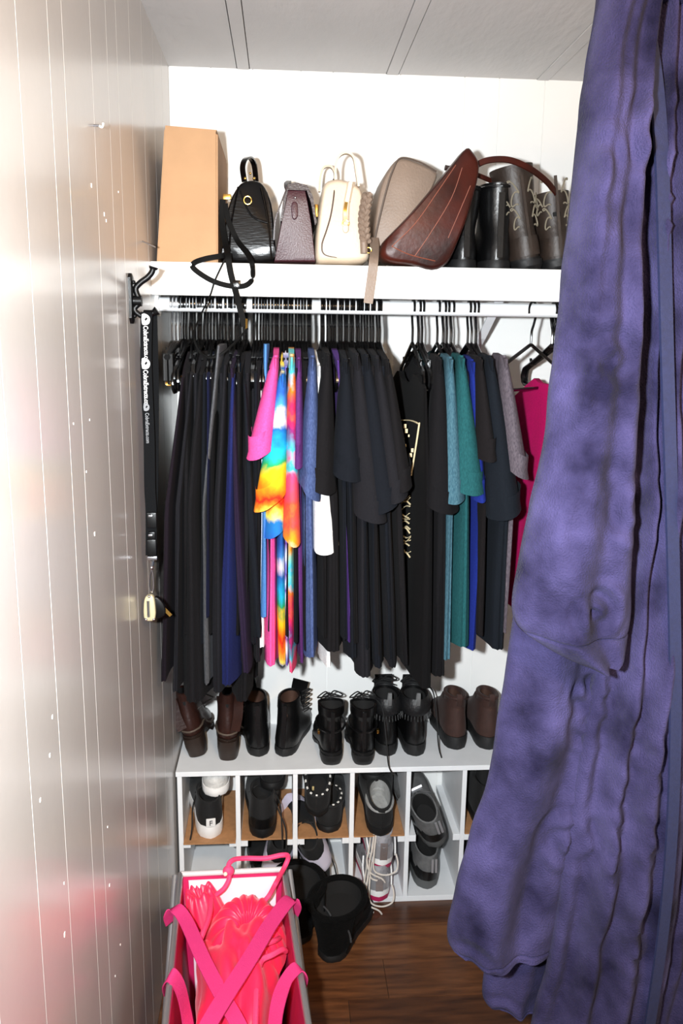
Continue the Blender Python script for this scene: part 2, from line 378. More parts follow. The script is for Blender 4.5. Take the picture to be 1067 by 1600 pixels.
# ================================================================== shoes
def foot_hw(q, e):
    K = [(0, 0), (.025, .40), (.08, .64), (.18, .74), (.42, .76), (.66, 1), (.80, .95), (.91, .70), (.97, .40), (1, 0)]
    for (a, A), (b, B) in zip(K[:-1], K[1:]):
        if q <= b: f = A + (B - A) * (q - a) / (b - a); break
    el = math.sqrt(max(0, 1 - (2 * q - 1) ** 2)); return f * (1 - e) + el * e
def ring(yh, yf, w, e=0, n=13):
    Q = [.5 - .5 * math.cos(PI * i / n) for i in range(n + 1)]
    left = [(-w / 2 * foot_hw(q, e), yh + (yf - yh) * q) for q in Q]; right = [(w / 2 * foot_hw(q, e), yh + (yf - yh) * q) for q in reversed(Q[1:-1])]
    return left + right
def shoe(name, label, group, px, py, Z, levels, L=.265, Wd=.095, heel=.0, sole=.018, heel_len=.07, rot=(0, 0, 0), m_up=None, m_sole=None, m_heel=None, m_lin=None, m_sole2=None, Y=None, dz=0, extras=None, flare=1.06, cat='shoe'):
    p = W(px, py, Z=Z) if Y is None else W(px, py, Y=Y)
    o = root(name, label, cat, (p.x, p.y, (Z if Y is None else p.z) + dz), group, rot=rot)
    def lift(y): 
        t = max(0, min(1, (y / L - .22) / .42)); return heel * (1 - t * t * (3 - 2 * t))
    to3 = lambda R, z: [(x, y, z + lift(y)) for x, y in R]
    outer = [to3(ring(yh, yf, w, e), sole + z) for z, yh, yf, w, e in levels]
    z, yh, yf, w, e = levels[-1]
    rim = [to3(ring(yh + .004, yf - .004, w - .008, e), sole + z + .001), to3(ring(yh + .005, yf - .005, w - .011, e), sole + z - .012)]
    obj('upper', loft(outer + rim, True, False), m_up, o, sharp=50)
    z2 = max(.012, z - .055)
    obj('lining', loft([to3(ring(yh + .0052, yf - .0052, w - .0115, e), sole + z - .006), to3(ring(yh + .008, yf - .008, w - .018, e), sole + z2), ], False, True), m_lin or MC['shoe_lining_black'], o)
    if heel > .012:
        obj('sole', loft([to3(ring(-.004, L + .004, Wd * flare), 0), to3(ring(-.005, L + .005, Wd * flare), sole)]), m_sole, o)
        hr = ring(-.006, heel_len, Wd * .80, .55); hb = ring(.004, heel_len - .004, Wd * .70, .55)
        obj('heel', loft([[(x, y, .0) for x, y in hb], [(x, y, lift(0) * .55) for x, y in hr], [(x, y, lift(y) + .003) for x, y in hr]]), m_heel or m_sole, o)
    else:
        k = [ring(-.003, L + .002, Wd * flare * .97), ring(-.006, L + .005, Wd * flare), ring(-.004, L + .003, Wd * flare * .98)]
        if m_sole2:
            obj('outsole', loft([to3(k[0], 0), to3(k[1], sole * .55)]), m_sole2, o)
            obj('midsole', loft([to3(k[1], sole * .55), to3(k[1], sole * .85), to3(k[2], sole * 1.25)]), m_sole, o)
        else: obj('sole', loft([to3(k[0], 0), to3(k[1], sole * .3), to3(k[1], sole * .75), to3(k[2], sole * 1.15)]), m_sole, o)
    if extras: extras(o, lift)
    return o
M_lin = mat('shoe_lining_black', (16, 15, 15), .9)
M_bk = mat('black_leather', (9, 9, 10), .34, var=.15, vscale=40, bump=.15, bscale=150)
M_bk2 = mat('black_suede', (10, 10, 11), .85, var=.2, vscale=60, bump=.2, bscale=300, sheen=.1)
M_rub = mat('black_rubber', (12, 12, 13), .6, bump=.1, bscale=300)
M_brn = mat('brown_leather', (44, 23, 18), .36, var=.25, vscale=26, bump=.15, bscale=140)
M_brn2 = mat('brown_suede', (50, 27, 20), .8, var=.15, vscale=50, bump=.2, bscale=300, sheen=.1)
M_stack = mat('stacked_heel', (36, 25, 19), .45, var=.2, vscale=30, stretch=(1, 1, 12))
M_lace = mat('black_lace', (18, 18, 19), .85)
M_wlace = mat('pale_lace', (205, 196, 186), .85)
M_wht = mat('shoe_white', (232, 230, 228), .5, var=.04, vscale=30)
M_gry = mat('shoe_grey', (96, 96, 96), .75, var=.15, vscale=80, bump=.15, bscale=400)
M_gry2 = mat('sole_grey', (84, 86, 86), .6)
M_sil = mat('shoe_silver', (190, 190, 195), .3, .6)
M_pnk = mat('shoe_pink', (190, 40, 92), .5)
ZT = HC
def low(L, w, h=.075, op=.115, back=.0):
    return [(0, 0, L, w, 0), (.018, -.004, L * .995, w * 1.02, 0), (.036, -.003, L * .95, w * .97, .1), (h * .68, .0, L * .72, w * .84, .35), (h * .9, .002, op + .02, w * .74, .7), (h, .004 - back, op, w * .70, .85)]
def boot(L, w, h, sw=.082, sd=.105, tp=1.05):
    return [(0, 0, L, w, 0), (.018, -.003, L * .995, w * 1.01, 0), (.036, -.002, L * .94, w * .96, .1), (.055, .002, L * .70, w * .86, .3), (.075, .006, .145, w * .80, .7), (.10, .008, .118, sw * .98, .9), (h * .8, .004, sd + .004, sw * (1 + (tp - 1) * .55), 1), (h, .0, sd + .004, sw * tp, 1)]
def lace_loops(zs, y=.115, w=.03, m=M_lace, drop=None):
    def f(o, lift):
        S = []
        for i, z in enumerate(zs):
            S.append(tube(spline([(-w, y - .02, z), (-w * .4, y + .006 - i * .004, z + .006), (w * .4, y + .006 - i * .004, z + .004), (w, y - .02, z + .006)], 3), .0022, 5))
        z = zs[-1]
        S.append(tube(spline([(0, y, z), (.012, y - .02, z + .022), (.034, y - .03, z + .014), (.02, y - .014, z + .002), (0, y, z)], 4), .002, 5))
        S.append(tube(spline([(0, y, z), (-.014, y - .02, z + .02), (-.036, y - .03, z + .008), (-.02, y - .01, z), (0, y, z)], 4), .002, 5))
        if drop: S.append(tube(spline(drop, 5), .0021, 5))
        obj('laces', merge(*S), m, o)
    return f
def heel_tab(o, z, w=.012, h=.02, m=None, y=0):
    obj('pull_tab', ribbon(spline([(0, y + .004, z - .02), (0, y - .006, z), (0, y - .003, z + h), (0, y + .006, z + h * .6), (0, y + .008, z - .01)], 4), w, .003, (1, 0, 0)), m or M_bk, o)
# --- brown ankle boots with tall stacked heels
def ex_brown(side):
    def f(o, lift):
        obj('welt', tube(spline([(x * 1.03, y, .072 + lift(y) - .048) for x, y in ring(-.003, .250, .083)], 1, True), .0028, 6, True), mat('welt_brown', (86, 74, 64), .6), o)
        obj('zip_flap', ribbon(spline([(side * .02, -.002, .09), (side * .028, .004, .13), (side * .03, .01, .165), (side * .034, .008, .19)], 4), .026, .004, (1, .3, 0)), M_brn, o)
        obj('tie_cord', tube(spline([(-side * .02, .06, .15), (-side * .045, .04, .165), (-side * .075, .05, .14), (-side * .09, .07, .115)], 5), .002, 5), mat('cord_grey', (70, 66, 64), .8), o)
    return f
lv = boot(.245, .080, .125, .066, .085, .62)
shoe('ankle_boot', 'brown leather ankle boot with stacked heel leaning against the panelled wall', None, 308, 1187, ZT, lv, .245, .078, .055, .010, .058, (0, -.20, .04), M_brn, M_stack, M_stack, extras=ex_brown(-1), dz=.006)
shoe('ankle_boot', 'brown leather ankle boot with stacked heel standing upright beside black boots', None, 356, 1190, ZT, lv, .245, .078, .055, .010, .058, (0, 0, .02), M_brn, M_stack, M_stack, extras=ex_brown(1))
# --- black boots with open tops showing brown lining
M_tan = mat('lining_brown', (62, 38, 26), .8)
for px, rz, ry, s in ((405, .10, -.03, -1), (442, -.22, .04, 1)):
    def ex(o, lift, s=s):
        obj('back_strip', ribbon([(0, -.008, .03), (0, -.005, .08), (0, -.001, .15)], .012, .003, (1, 0, 0)), M_bk, o)
        obj('laces', merge(*[tube(spline([(s * .03, .085, z), (s * .045, .1, z + .004), (s * .052, .085, z + .01), (s * .04, .075, z + .003)], 3), .0022, 5) for z in (.10, .115, .13, .145, .158)]), M_lace, o)
        obj('tongue', ribbon(spline([(s * .01, .115, .09), (s * .015, .118, .15), (s * .02, .112, .18)], 4), .045, .004, (1, 0, 0)), M_bk, o)
    shoe('black_boot', 'brown-lined black leather lace boot beside ' + ('the upright brown heeled boot' if s < 0 else 'the black block-heel boots'), 'pair of brown-lined black boots', px, 1182, ZT, boot(.25, .088, .138, .066, .10, .92), .25, .084, 0, .020, rot=(0, ry, rz), m_up=M_bk, m_sole=M_rub, m_lin=M_tan, extras=ex)
# --- black lace-up boots with block heels
for px, rz, s, g in ((519, .03, -1, 1), (568, -.02, 1, 0)):
    def ex(o, lift, s=s):
        obj('back_strip', ribbon([(0, -.006, .055), (0, -.003, .10), (0, -.0005, .155)], .010, .003, (1, 0, 0)), M_bk, o)
        obj('ankle_strap', tube(spline([(x * 1.02, y, .098) for x, y in ring(.0, .128, .078, .9)], 1, True), .0035, 5, True), M_bk, o)
        obj('side_buckle', box(s * .037 - .003, s * .037 + .003, .0, .012, .094, .104, .001), M_gold, o)
        lace_loops((.13, .145, .158), .104, .026, drop=[(s * .02, .09, .16), (s * .05, .05, .15), (s * .058, .0, .09), (s * .064, -.03, .02), (s * .075, -.055, .004)] if s > 0 else None)(o, lift)
    shoe('lace_up_boot', 'black leather block-heel lace-up boot beside ' + ('the brown-lined black boots' if s < 0 else 'the padded-collar boots'), 'pair of black block-heel boots', px, 1197, ZT, boot(.24, .082, .125, .070, .10), .24, .082, .028, .010, .06, (0, 0, rz), M_bk, M_rub, M_rub, extras=ex)
# --- black boots with quilted collars
M_quilt = mat('quilted_nylon', (13, 13, 15), .5, bump=.4, bscale=120)
for px, rz, s in ((606, .04, -1), (650, .02, 1)):
    def ex(o, lift, s=s):
        obj('padded_collar', loft([[(x * 1.0, y, z) for x, y in ring(.0 - d, .112 + d, .078 + 2 * d, 1)] for z, d in ((.118, .001), (.124, .006), (.136, .008), (.150, .006), (.160, .002), (.166, -.001), (.16, -.006))], False, False), M_quilt, o)
        obj('collar_fringe', merge(*[tube([(x, y - .002, .12), (x * 1.04, y - .006, .106)], .0016, 4) for x, y in ring(-.004, .118, .09, 1, 16)]), M_quilt, o)
        obj('tongue', ribbon(spline([(0, .112, .12), (0, .115, .17), (0, .105, .195)], 4), .05, .006, (1, 0, 0)), M_quilt, o)
        heel_tab(o, .165, .010, .022, M_gry, -.004)
        lace_loops((.15, .165, .18), .108, .03, drop=[(s * .03, .1, .17), (s * .055, .07, .16), (s * .06, .03, .10), (s * .062, .0, .03), (s * .068, -.02, .002)] if s > 0 else None)(o, lift)
    shoe('winter_boot', 'black boot with padded quilted collar and grey heel loop beside ' + ('the block-heel boots' if s < 0 else 'the brown suede shoes'), 'pair of padded-collar boots', px, 1181, ZT, boot(.232, .082, .135, .070, .104), .232, .082, 0, .028, rot=(0, 0, rz), m_up=M_bk, m_sole=M_rub, extras=ex)
# --- brown suede shoes
for px, rz in ((714, .02), (764, -.02)):
    def ex(o, lift):
        obj('collar_pad', tube(spline([(x, y, .152 - .10 * y) for x, y in ring(.002, .108, .050, .95)], 1, True), .006, 8, True), M_brn2, o)
        heel_tab(o, .15, .014, .016, M_brn2)
    shoe('suede_shoe', 'high-backed brown suede shoe ' + ('beside the padded-collar boots' if px < 740 else 'partly covered by the blue robe'), 'pair of brown suede shoes', px, 1171, ZT, boot(.24, .088, .112, .068, .10, .76), .24, .088, 0, .032, rot=(0, 0, rz), m_up=M_brn2, m_sole=M_rub, m_lin=M_tan, extras=ex)
# --- shoes in the cubbies (heels to the front)
ZH = ZM + .0046; ZB = .0162
def cc(i): return (CX[i] + CX[i + 1]) / 2
def shoe_at(name, label, group, x, y, z, levels, **k):
    pp = {}
    o = shoe(name, label, group, 533, 800, 0, levels, **{**k, 'Y': 1.0})
    o.location = (x, y, z); return o
def ex_logo(o, lift):
    obj('logo_patch', box(-.0125, .0125, -.0075, -.003, .042, .066, .001), M_wht, o, False)
    cu = D.curves.new('logo_letter', 'FONT'); cu.body = 'F'; cu.size = .022; cu.align_x = 'CENTER'; cu.extrude = .0006
    tmp = D.objects.new('tmp', cu); COL.objects.link(tmp)
    me = D.meshes.new_from_object(tmp.evaluated_get(bpy.context.evaluated_depsgraph_get())); D.objects.remove(tmp)
    me.materials.clear(); me.materials.append(M_bk2)
    q = D.objects.new('logo_letter', me); COL.objects.link(q); q.parent = o; q.rotation_euler = (PI / 2, 0, 0); q.location = (0, -.0079, .0465)
    lace_loops((.075, .085), .11, .03, drop=[(-.03, .09, .085), (-.045, .04, .075), (-.05, .0, .04), (-.056, -.01, .01)])(o, lift)
shoe_at('sneaker', 'black sneaker with thick white sole and square heel logo patch', None, cc(0) + .002, YC + .008, ZH, low(.255, .096, .078), L=.255, Wd=.096, sole=.032, rot=(.10, .0, .16), m_up=M_bk2, m_sole=M_wht, extras=ex_logo)
M_wtex = mat('pale_mesh', (206, 204, 200), .8, var=.18, vscale=70, bump=.3, bscale=200)
shoe_at('sneaker', 'pale grey and white sneaker lying on top of the logo sneaker', None, cc(0) + .014, YC + .036, ZH + .108, low(.24, .098, .062), L=.24, Wd=.098, sole=.02, rot=(.05, .0, .05), m_up=M_wtex, m_sole=M_wht)
def ex_bs(o, lift):
    obj('heel_counter', loft([[(x, y, z) for x, y in ring(-.006, .10, w, .7)] for z, w in ((.03, .078), (.05, .076), (.06, .07))], False, False), M_bk, o)
    lace_loops((.07, .082), .112, .03, drop=[(.03, .09, .09), (.048, .03, .085), (.052, -.012, .04), (.054, -.02, -.01), (.055, -.022, -.075)])(o, lift)
    obj('hanging_lace', tube(spline([(.02, .09, .09), (.045, .0, .08), (.062, -.018, .04), (.064, -.022, -.02), (.058, -.024, -.08)], 5), .0021, 5), M_lace, o)
shoe_at('sneaker', 'all-black sneaker with long laces hanging over the cubby edge', None, cc(1) - .012, YC + .002, ZH, low(.26, .098, .085), L=.26, Wd=.098, sole=.03, rot=(.06, 0, .02), m_up=M_bk2, m_sole=M_rub, extras=ex_bs)
shoe_at('sneaker', 'black sneaker stacked above the all-black laced sneaker', None, cc(1) + .012, YC + .055, ZH + .11, low(.235, .09, .06), L=.235, Wd=.09, sole=.02, rot=(0, 0, -.05), m_up=M_bk2, m_sole=M_rub)
M_stitch = mat('white_stitch', (220, 218, 212), .8)
def ex_moc(o, lift):
    z = .079
    R = ring(.006, .118, .066, .85, 14); S = []
    for i in range(len(R)):
        if i % 2 == 0:
            a, b = R[i], R[(i + 1) % len(R)]
            S.append(tube([(a[0] * 1.05, a[1] - .001, z), ((a[0] * .35 + b[0] * .65) * 1.05, a[1] * .35 + b[1] * .65 - .001, z)], .0028, 5))
    obj('white_stitching', merge(*S), M_stitch, o)
    obj('collar', tube(spline([(x, y, z - .004) for x, y in R], 1, True), .0055, 6, True), M_bk2, o)
    obj('size_tag', box(-.016, -.010, .055, .063, .038, .046, .001), mat('tag_gold', (190, 170, 120), .5), o, False)
lowm = lambda: [(0, 0, .25, .094, 0), (.02, -.004, .248, .097, 0), (.04, .0, .235, .092, .1), (.052, .003, .175, .080, .4), (.060, .004, .122, .072, .8)]
shoe_at('moccasin_slipper', 'black moccasin slipper with white whip stitching, opening to the front', None, cc(2) - .016, YC + .010, ZH + .056, lowm(), L=.25, Wd=.094, sole=.018, rot=(.36, 0, -.05), m_up=M_bk2, m_sole=M_rub, extras=ex_moc)
shoe_at('moccasin_slipper', 'black moccasin slipper with white stitching lying beneath its mate', None, cc(2) + .014, YC + .018, ZH, lowm(), L=.25, Wd=.094, sole=.016, rot=(.0, 0, -.10), m_up=M_bk2, m_sole=M_rub, extras=ex_moc)
M_fle = mat('grey_fleece', (150, 150, 148), .95, var=.12, vscale=90, bump=.5, bscale=260, sheen=.2)
def ex_clog(o, lift):
    obj('fleece_rim', tube(spline([(x, y, .084 - .03 * (y / .12)) for x, y in ring(.008, .122, .068, .9)], 1, True), .0065, 8, True), M_fle, o)
    obj('heel_seam', tube([(0, -.006, .03), (0, -.003, .076)], .0016, 5), M_bk2, o)
shoe_at('fleece_slipper', 'black slipper with grey fleece lining over the pink running shoes', None, cc(3) + .002, YC - .012, ZH + .006, low(.25, .098, .070, .125), L=.25, Wd=.10, sole=.022, rot=(.26, 0, -.02), m_up=M_bk2, m_sole=M_rub, m_lin=M_fle, extras=ex_clog)
shoe_at('fleece_slipper', 'black slipper lying at the back above the fleece-lined slipper', None, cc(3) - .005, YC + .085, ZH + .112, lowm(), L=.18, Wd=.088, sole=.018, rot=(.0, 0, .05), m_up=M_bk2, m_sole=M_rub)
def ex_gs(o, lift):
    obj('heel_panel', loft([[(x, y, z) for x, y in ring(-.0075, .12, w, .5)] for z, w in ((.034, .085), (.052, .083), (.066, .076))], False, False), M_bk, o)
    for dx in (.008, .018): obj('reflective_stripe', ribbon([(dx, -.0085, .066), (dx, -.004, .086), (dx, .001, .104)], .006, .004, (1, 0, 0)), M_sil, o)
    obj('tongue_logo', ribbon(spline([(0, .112, .085), (0, .12, .11), (0, .112, .125)], 3), .04, .006, (1, 0, 0)), M_sil, o)
    lace_loops((.09, .10), .118, .028, m=mat('grey_lace', (80, 80, 82), .8))(o, lift)
lgs = low(.262, .098, .078)
shoe_at('trainer', 'grey and black trainer tipped sideways on top of its mate', None, cc(4) + .016, YC + .004, .168, lgs, L=.262, Wd=.098, sole=.03, rot=(.34, -.36, .16), m_up=M_gry, m_sole=M_gry2, m_lin=M_lin, extras=ex_gs)
shoe_at('trainer', 'grey and black trainer standing on the white base of the cubby', None, cc(4) - .008, YC + .030, ZB, lgs, L=.255, Wd=.098, sole=.03, rot=(.16, 0, .02), m_up=M_gry, m_sole=M_gry2, m_lin=M_lin, extras=ex_gs)
shoe_at('sneaker', 'black shoe in the upper cubby half hidden by the blue robe', None, cc(5), YC + .01, ZH, low(.255, .094, .1), L=.255, Wd=.094, sole=.025, rot=(0, 0, 0), m_up=M_bk2, m_sole=M_rub)
shoe_at('sneaker', 'black shoe in the lower cubby half hidden by the blue robe', None, cc(5), YC + .02, ZB, low(.25, .094, .09), L=.25, Wd=.094, sole=.025, rot=(0, 0, 0), m_up=M_bk2, m_sole=M_rub)
M_lav = mat('lavender_white', (214, 208, 224), .5)
def ex_bw(o, lift):
    obj('side_swoosh_panel', loft([[(x * 1.01, y, z + .25 * y) for x, y in ring(-.007, .2, w, .3)] for z, w in ((.03, .100), (.05, .097), (.068, .09))], False, False), M_lav, o)
    lace_loops((.075, .085), .11, .03)(o, lift)
shoe_at('sneaker', 'black sneaker with white side band in the cubby behind the pink hamper', None, cc(1) + .008, YC + .005, ZB + .064, low(.25, .094, .075), L=.25, Wd=.094, sole=.026, rot=(.12, .25, -.2), m_up=M_bk2, m_sole=M_wht, extras=ex_bw)
shoe_at('sneaker', 'black sneaker lying at the bottom of the cubby behind the pink hamper', None, cc(1) - .008, YC + .02, ZB, low(.25, .094, .05), L=.25, Wd=.094, sole=.02, rot=(0, 0, .05), m_up=M_bk2, m_sole=M_wht)
shoe_at('sneaker', 'black sneaker with broad white side tilted on its mate behind black boots', None, cc(2) + .006, YC + .005, ZB + .086, low(.25, .092, .07), L=.25, Wd=.092, sole=.03, rot=(.3, -.45, .2), m_up=M_bk2, m_sole=M_lav, extras=ex_bw)
shoe_at('sneaker', 'black sneaker with white sole under its tilted mate behind black boots', None, cc(2) - .004, YC + .01, ZB, low(.25, .094, .07), L=.25, Wd=.094, sole=.028, rot=(.1, -.1, .08), m_up=M_bk2, m_sole=M_lav, extras=lace_loops((.07, .08), .11, .03, drop=[(.03, .09, .09), (.045, .03, .08), (.05, -.01, .03), (.05, -.012, .004)]))
def ex_run(o, lift):
    obj('heel_cup', loft([[(x, y, z) for x, y in ring(-.008, .09, w, .6)] for z, w in ((.038, .078), (.055, .076), (.078, .06))], False, False), M_sil, o)
    obj('heel_stripe', ribbon([(0, -.010, .04), (0, -.0085, .066), (0, -.002, .088)], .020, .004, (1, 0, 0)), mat('chrome_foil', (225, 225, 228), .15, .9), o)
    for s in (-1, 1): obj('side_overlay', ribbon(spline([(s * .036, .01, .04), (s * .04, .05, .06), (s * .036, .08, .085)], 4), .012, .004, (0, 0, 1)), M_wht, o)
    S = [tube(spline(q, 6), .0024, 6) for q in (
        [(-.012, .10, .092), (-.024, .03, .10), (-.034, -.012, .075), (-.040, -.022, .035), (-.034, -.028, -.002), (-.016, -.030, -.012)],
        [(-.004, .10, .092), (-.020, .02, .105), (-.028, -.014, .07), (-.026, -.026, .02), (.004, -.030, .006), (.034, -.026, .014), (.040, -.016, .034), (.036, .0, .05)],
        [(-.02, .09, .09), (-.040, .0, .07), (-.046, -.014, .04), (-.036, -.026, .012), (-.004, -.032, -.004), (.006, -.033, -.016)])]
    obj('laces', merge(*S), M_wlace, o)
lrun = low(.25, .094, .074)
shoe_at('running_shoe', 'silver and pink running shoe lying on top of its mate', None, cc(3) + .008, YC - .006, ZB + .092, lrun, L=.25, Wd=.094, sole=.030, rot=(.10, .04, .04), m_up=mat('silver_mesh', (150, 148, 152), .6, var=.3, vscale=70), m_sole=M_wht, m_sole2=M_pnk, extras=ex_run)
shoe_at('running_shoe', 'silver and pink running shoe at the bottom with pale laces spilling out', None, cc(3) + .0, YC - .018, ZB + .002, lrun, L=.25, Wd=.094, sole=.030, rot=(.04, 0, .0), m_up=MC['silver_mesh'], m_sole=M_wht, m_sole2=M_pnk, extras=ex_run)
# --- black fuzzy slipper boots on the floor
M_fuzz = mat('black_plush', (8, 8, 8), .95, var=.25, vscale=90, bump=.6, bscale=300, sheen=.03, spec=.1)
def slip_levels(): return [(0, 0, .25, .100, 0), (.018, -.006, .252, .108, 0), (.04, -.008, .235, .112, .1), (.06, -.010, .20, .116, .5), (.08, -.013, .168, .120, .85), (.10, -.016, .156, .126, 1), (.125, -.020, .154, .134, 1), (.15, -.022, .154, .140, 1)]
def ex_slip(o, lift):
    obj('cuff_roll', tube(spline([(x, y, .168) for x, y in ring(-.020, .152, .136, 1)], 1, True), .009, 8, True), M_fuzz, o)
    obj('side_seam', tube(spline([(.064, .02, .165), (.062, .0, .13), (.058, -.004, .09), (.05, .0, .05)], 4), .0022, 5), M_fuzz, o)
    obj('drawcord', tube(spline([(.058, -.01, .14), (.068, -.024, .135), (.074, -.036, .128)], 4), .0026, 6), mat('cord_dark', (50, 50, 52), .5), o)
pb = W(507, 1508, Z=0)
shoe_at('slipper_boot', 'large black plush slipper boot standing on the floor beside the pink hamper', None, pb.x + .008, pb.y + .01, 0, slip_levels(), L=.27, Wd=.106, sole=.02, rot=(0, .0, -.42), m_up=M_fuzz, m_sole=M_rub, extras=ex_slip, cat='slipper').scale = (1, 1, .82)
shoe_at('slipper_boot', 'black plush slipper boot squeezed between the hamper and its mate', None, .045, pb.y + .075, 0, slip_levels(), L=.25, Wd=.095, sole=.02, rot=(0, .0, .08), m_up=M_fuzz, m_sole=M_rub, extras=ex_slip, cat='slipper').scale = (1, 1, .82)

# ================================================================== clothes on the rod
K = lambda n, c: cloth(n, c)
BLK, BLK2, BLK3 = K('black', (19, 18, 20)), K('charcoal_black', (25, 25, 29)), K('blue_black', (17, 20, 26))
PLB = K('plum_black', (23, 17, 24)); NAVY = K('navy', (27, 34, 82)); PURD = K('dark_purple', (32, 23, 42)); GRYH = heather('grey', (74, 76, 80), (100, 102, 106))
LBLU = K('light_blue', (82, 138, 204)); PNK = K('pink', (226, 78, 148)); WHT = K('white', (236, 236, 236)); PUR = K('purple', (88, 44, 104)); PUR2 = K('violet', (74, 48, 116))
DEN = heather('denim_blue', (48, 62, 102), (74, 90, 132)); TLB = heather('slate_teal', (46, 80, 94), (74, 108, 120)); TEAL = heather('teal', (22, 68, 72), (32, 86, 88))
ROY = K('royal_blue', (26, 40, 116)); BRB = K('brown_black', (24, 21, 22)); NVB = K('ink', (21, 25, 31)); MAU = heather('mauve_grey', (72, 64, 72), (100, 92, 98)); MAG = K('magenta', (200, 14, 98)); TAUP = K('brown_olive', (96, 82, 62))
TD1 = ramp_mat('tie_dye_rainbow', [(0, (40, 90, 180)), (.10, (70, 150, 220)), (.17, (235, 240, 245)), (.24, (30, 100, 180)), (.36, (30, 185, 225)), (.46, (40, 160, 90)), (.52, (250, 200, 30)), (.62, (245, 130, 20)), (.70, (200, 30, 20)), (.76, (245, 130, 30)), (.82, (245, 225, 90)), (.88, (30, 110, 180)), (1, (40, 90, 180))], -3.0, .28, centre=(0, 0, -.62))
TD2 = ramp_mat('tie_dye_sunset', [(0, (235, 70, 120)), (.2, (240, 80, 60)), (.34, (245, 150, 30)), (.46, (120, 200, 190)), (.52, (60, 190, 215)), (.6, (245, 120, 30)), (.72, (220, 40, 90)), (.82, (130, 40, 110)), (.92, (60, 180, 200)), (1, (235, 70, 120))], -2.2, .5)
TD3 = ramp_mat('tie_dye_purple', [(0, (110, 60, 160)), (.25, (230, 225, 240)), (.45, (120, 60, 160)), (.7, (235, 230, 245)), (1, (80, 80, 180))], -9, .6)
GA, GB, GC = 'dark garments packed at the wall end of the rod', 'bright shirts in the middle of the rod', 'black tee shirts in the middle of the rod'
# name, label, cat, material, xt, xh, yh, wpx, kwargs  (left to right along the rod)
garment('long_cardigan', 'plum-black long cardigan hanging nearest the panelled wall', 'cardigan', PLB, 286, 257, 1058, 17, yt=590, xm=(262, 800), ph=.3)
garment('long_dress', 'long black dress beside the plum-black cardigan', 'dress', BLK2, 299, 277, 1076, 16, yt=585, xm=(279, 800), ph=1.1)
garment('long_dress', 'longest black dress with frayed hem touching the brown boots', 'dress', BLK, 314, 306, 1092, 42, yt=585, xm=(300, 800), ph=2.2, folds=.7)
garment('blue_top', 'dark navy top squeezed between the long black dresses', 'top', K('deep_navy', (20, 24, 52)), 325, 326, 960, 8, yt=588, ph=2.7)
garment('long_skirt', 'heather grey long skirt between two black dresses', 'skirt', GRYH, 342, 325, 1062, 12, yt=540, xm=(319, 800), ph=3.0)
garment('long_dress', 'long black dress between the grey skirt and the navy dress', 'dress', BLK2, 352, 342, 1072, 28, yt=570, xm=(341, 800), ph=3.7)
garment('long_dress', 'bright navy blue long dress with two deep folds', 'dress', NAVY, 364, 355, 1059, 35, yt=590, xm=(359, 820), ph=4.4, folds=.8)
garment('tunic', 'dark purple long top beside the navy dress', 'top', PURD, 362, 384, 1040, 25, yt=575, xm=(371, 800), ph=5.0)
garment('long_pants', 'black trousers hanging behind the dark purple top', 'trousers', BLK, 376, 377, 1086, 38, yt=600, xm=(384, 900), ph=5.6, yn=1.83)
garment('tank_top', 'black sleeveless top with thick straps beside dark purple top', 'top', BLK3, 382, 402, 990, 24, yt=600, xm=(391, 800), ph=.2)
garment('tank_top', 'charcoal sleeveless top beside the light blue shirt', 'top', BLK2, 395, 404, 1030, 14, yt=580, xm=(397, 800), ph=.9, yn=1.80)
garment('shirt', 'white shirt peeking out behind the light blue shirt', 'shirt', WHT, 407, 410, 1008, 16, yt=610, ph=1.5, yn=1.81)
garment('shirt', 'light blue shirt beside the pink tee', 'shirt', LBLU, 415, 413, 962, 14, yt=538, xm=(413, 800), ph=2.0, yn=1.79)
garment('tee_shirt', 'hot pink tee shirt with wide short sleeve', 'tee shirt', PNK, 431, 424, 1041, 22, yt=560, sleeves=[(384, 424, 707, -16)], xm=(425, 800), ph=2.6)
garment('tee_shirt', 'rainbow tie-dye tee shirt in blue and orange', 'tee shirt', TD1, 442, 442, 1038, 18, yt=585, sleeves=[(396, 448, 782, -34), (411, 446, 828, -20, .03)], xm=(440, 850), ph=3.3)
garment('tee_shirt', 'purple and white tie-dye tee shirt', 'tee shirt', TD3, 447, 449, 1030, 9, yt=572, ph=3.9, yn=1.80)
garment('tee_shirt', 'pink and orange tie-dye tee shirt', 'tee shirt', TD2, 456, 455, 1046, 15, yt=558, sleeves=[(443, 470, 842, 10)], xm=(454, 850), ph=4.4)
garment('tee_shirt', 'deep purple tee shirt beside the tie-dye shirts', 'tee shirt', PUR, 467, 470, 1031, 14, yt=563, sleeves=[(454, 476, 722, 0)], ph=5.1, yn=1.78)
garment('tee_shirt', 'heather denim-blue tee shirt', 'tee shirt', DEN, 489, 483, 1024, 34, yt=560, sleeves=[(467, 504, 768, 26)], xm=(480, 800), ph=5.8)
garment('tee_shirt', 'white tee shirt with sleeve showing below a black sleeve', 'tee shirt', WHT, 499, 512, 1042, 18, yt=572, sleeves=[(487, 529, 856, 0)], ph=.4, yn=1.80)
garment('tee_shirt', 'brownish black tee shirt beside the white sleeve', 'tee shirt', BLK, 513, 521, 1020, 40, yt=556, sleeves=[(481, 524, 762, 14)], xm=(520, 800), ph=1.0)
garment('tee_shirt', 'violet tee shirt showing as a strip among black tees', 'tee shirt', PUR2, 528, 546, 1000, 10, yt=563, ph=1.7, yn=1.79)
garment('tee_shirt', 'black tee shirt with ribbed sleeve beside the violet strip', 'tee shirt', BLK3, 541, 552, 1030, 22, yt=565, sleeves=[(519, 566, 742, 10)], xm=(548, 800), ph=2.4)
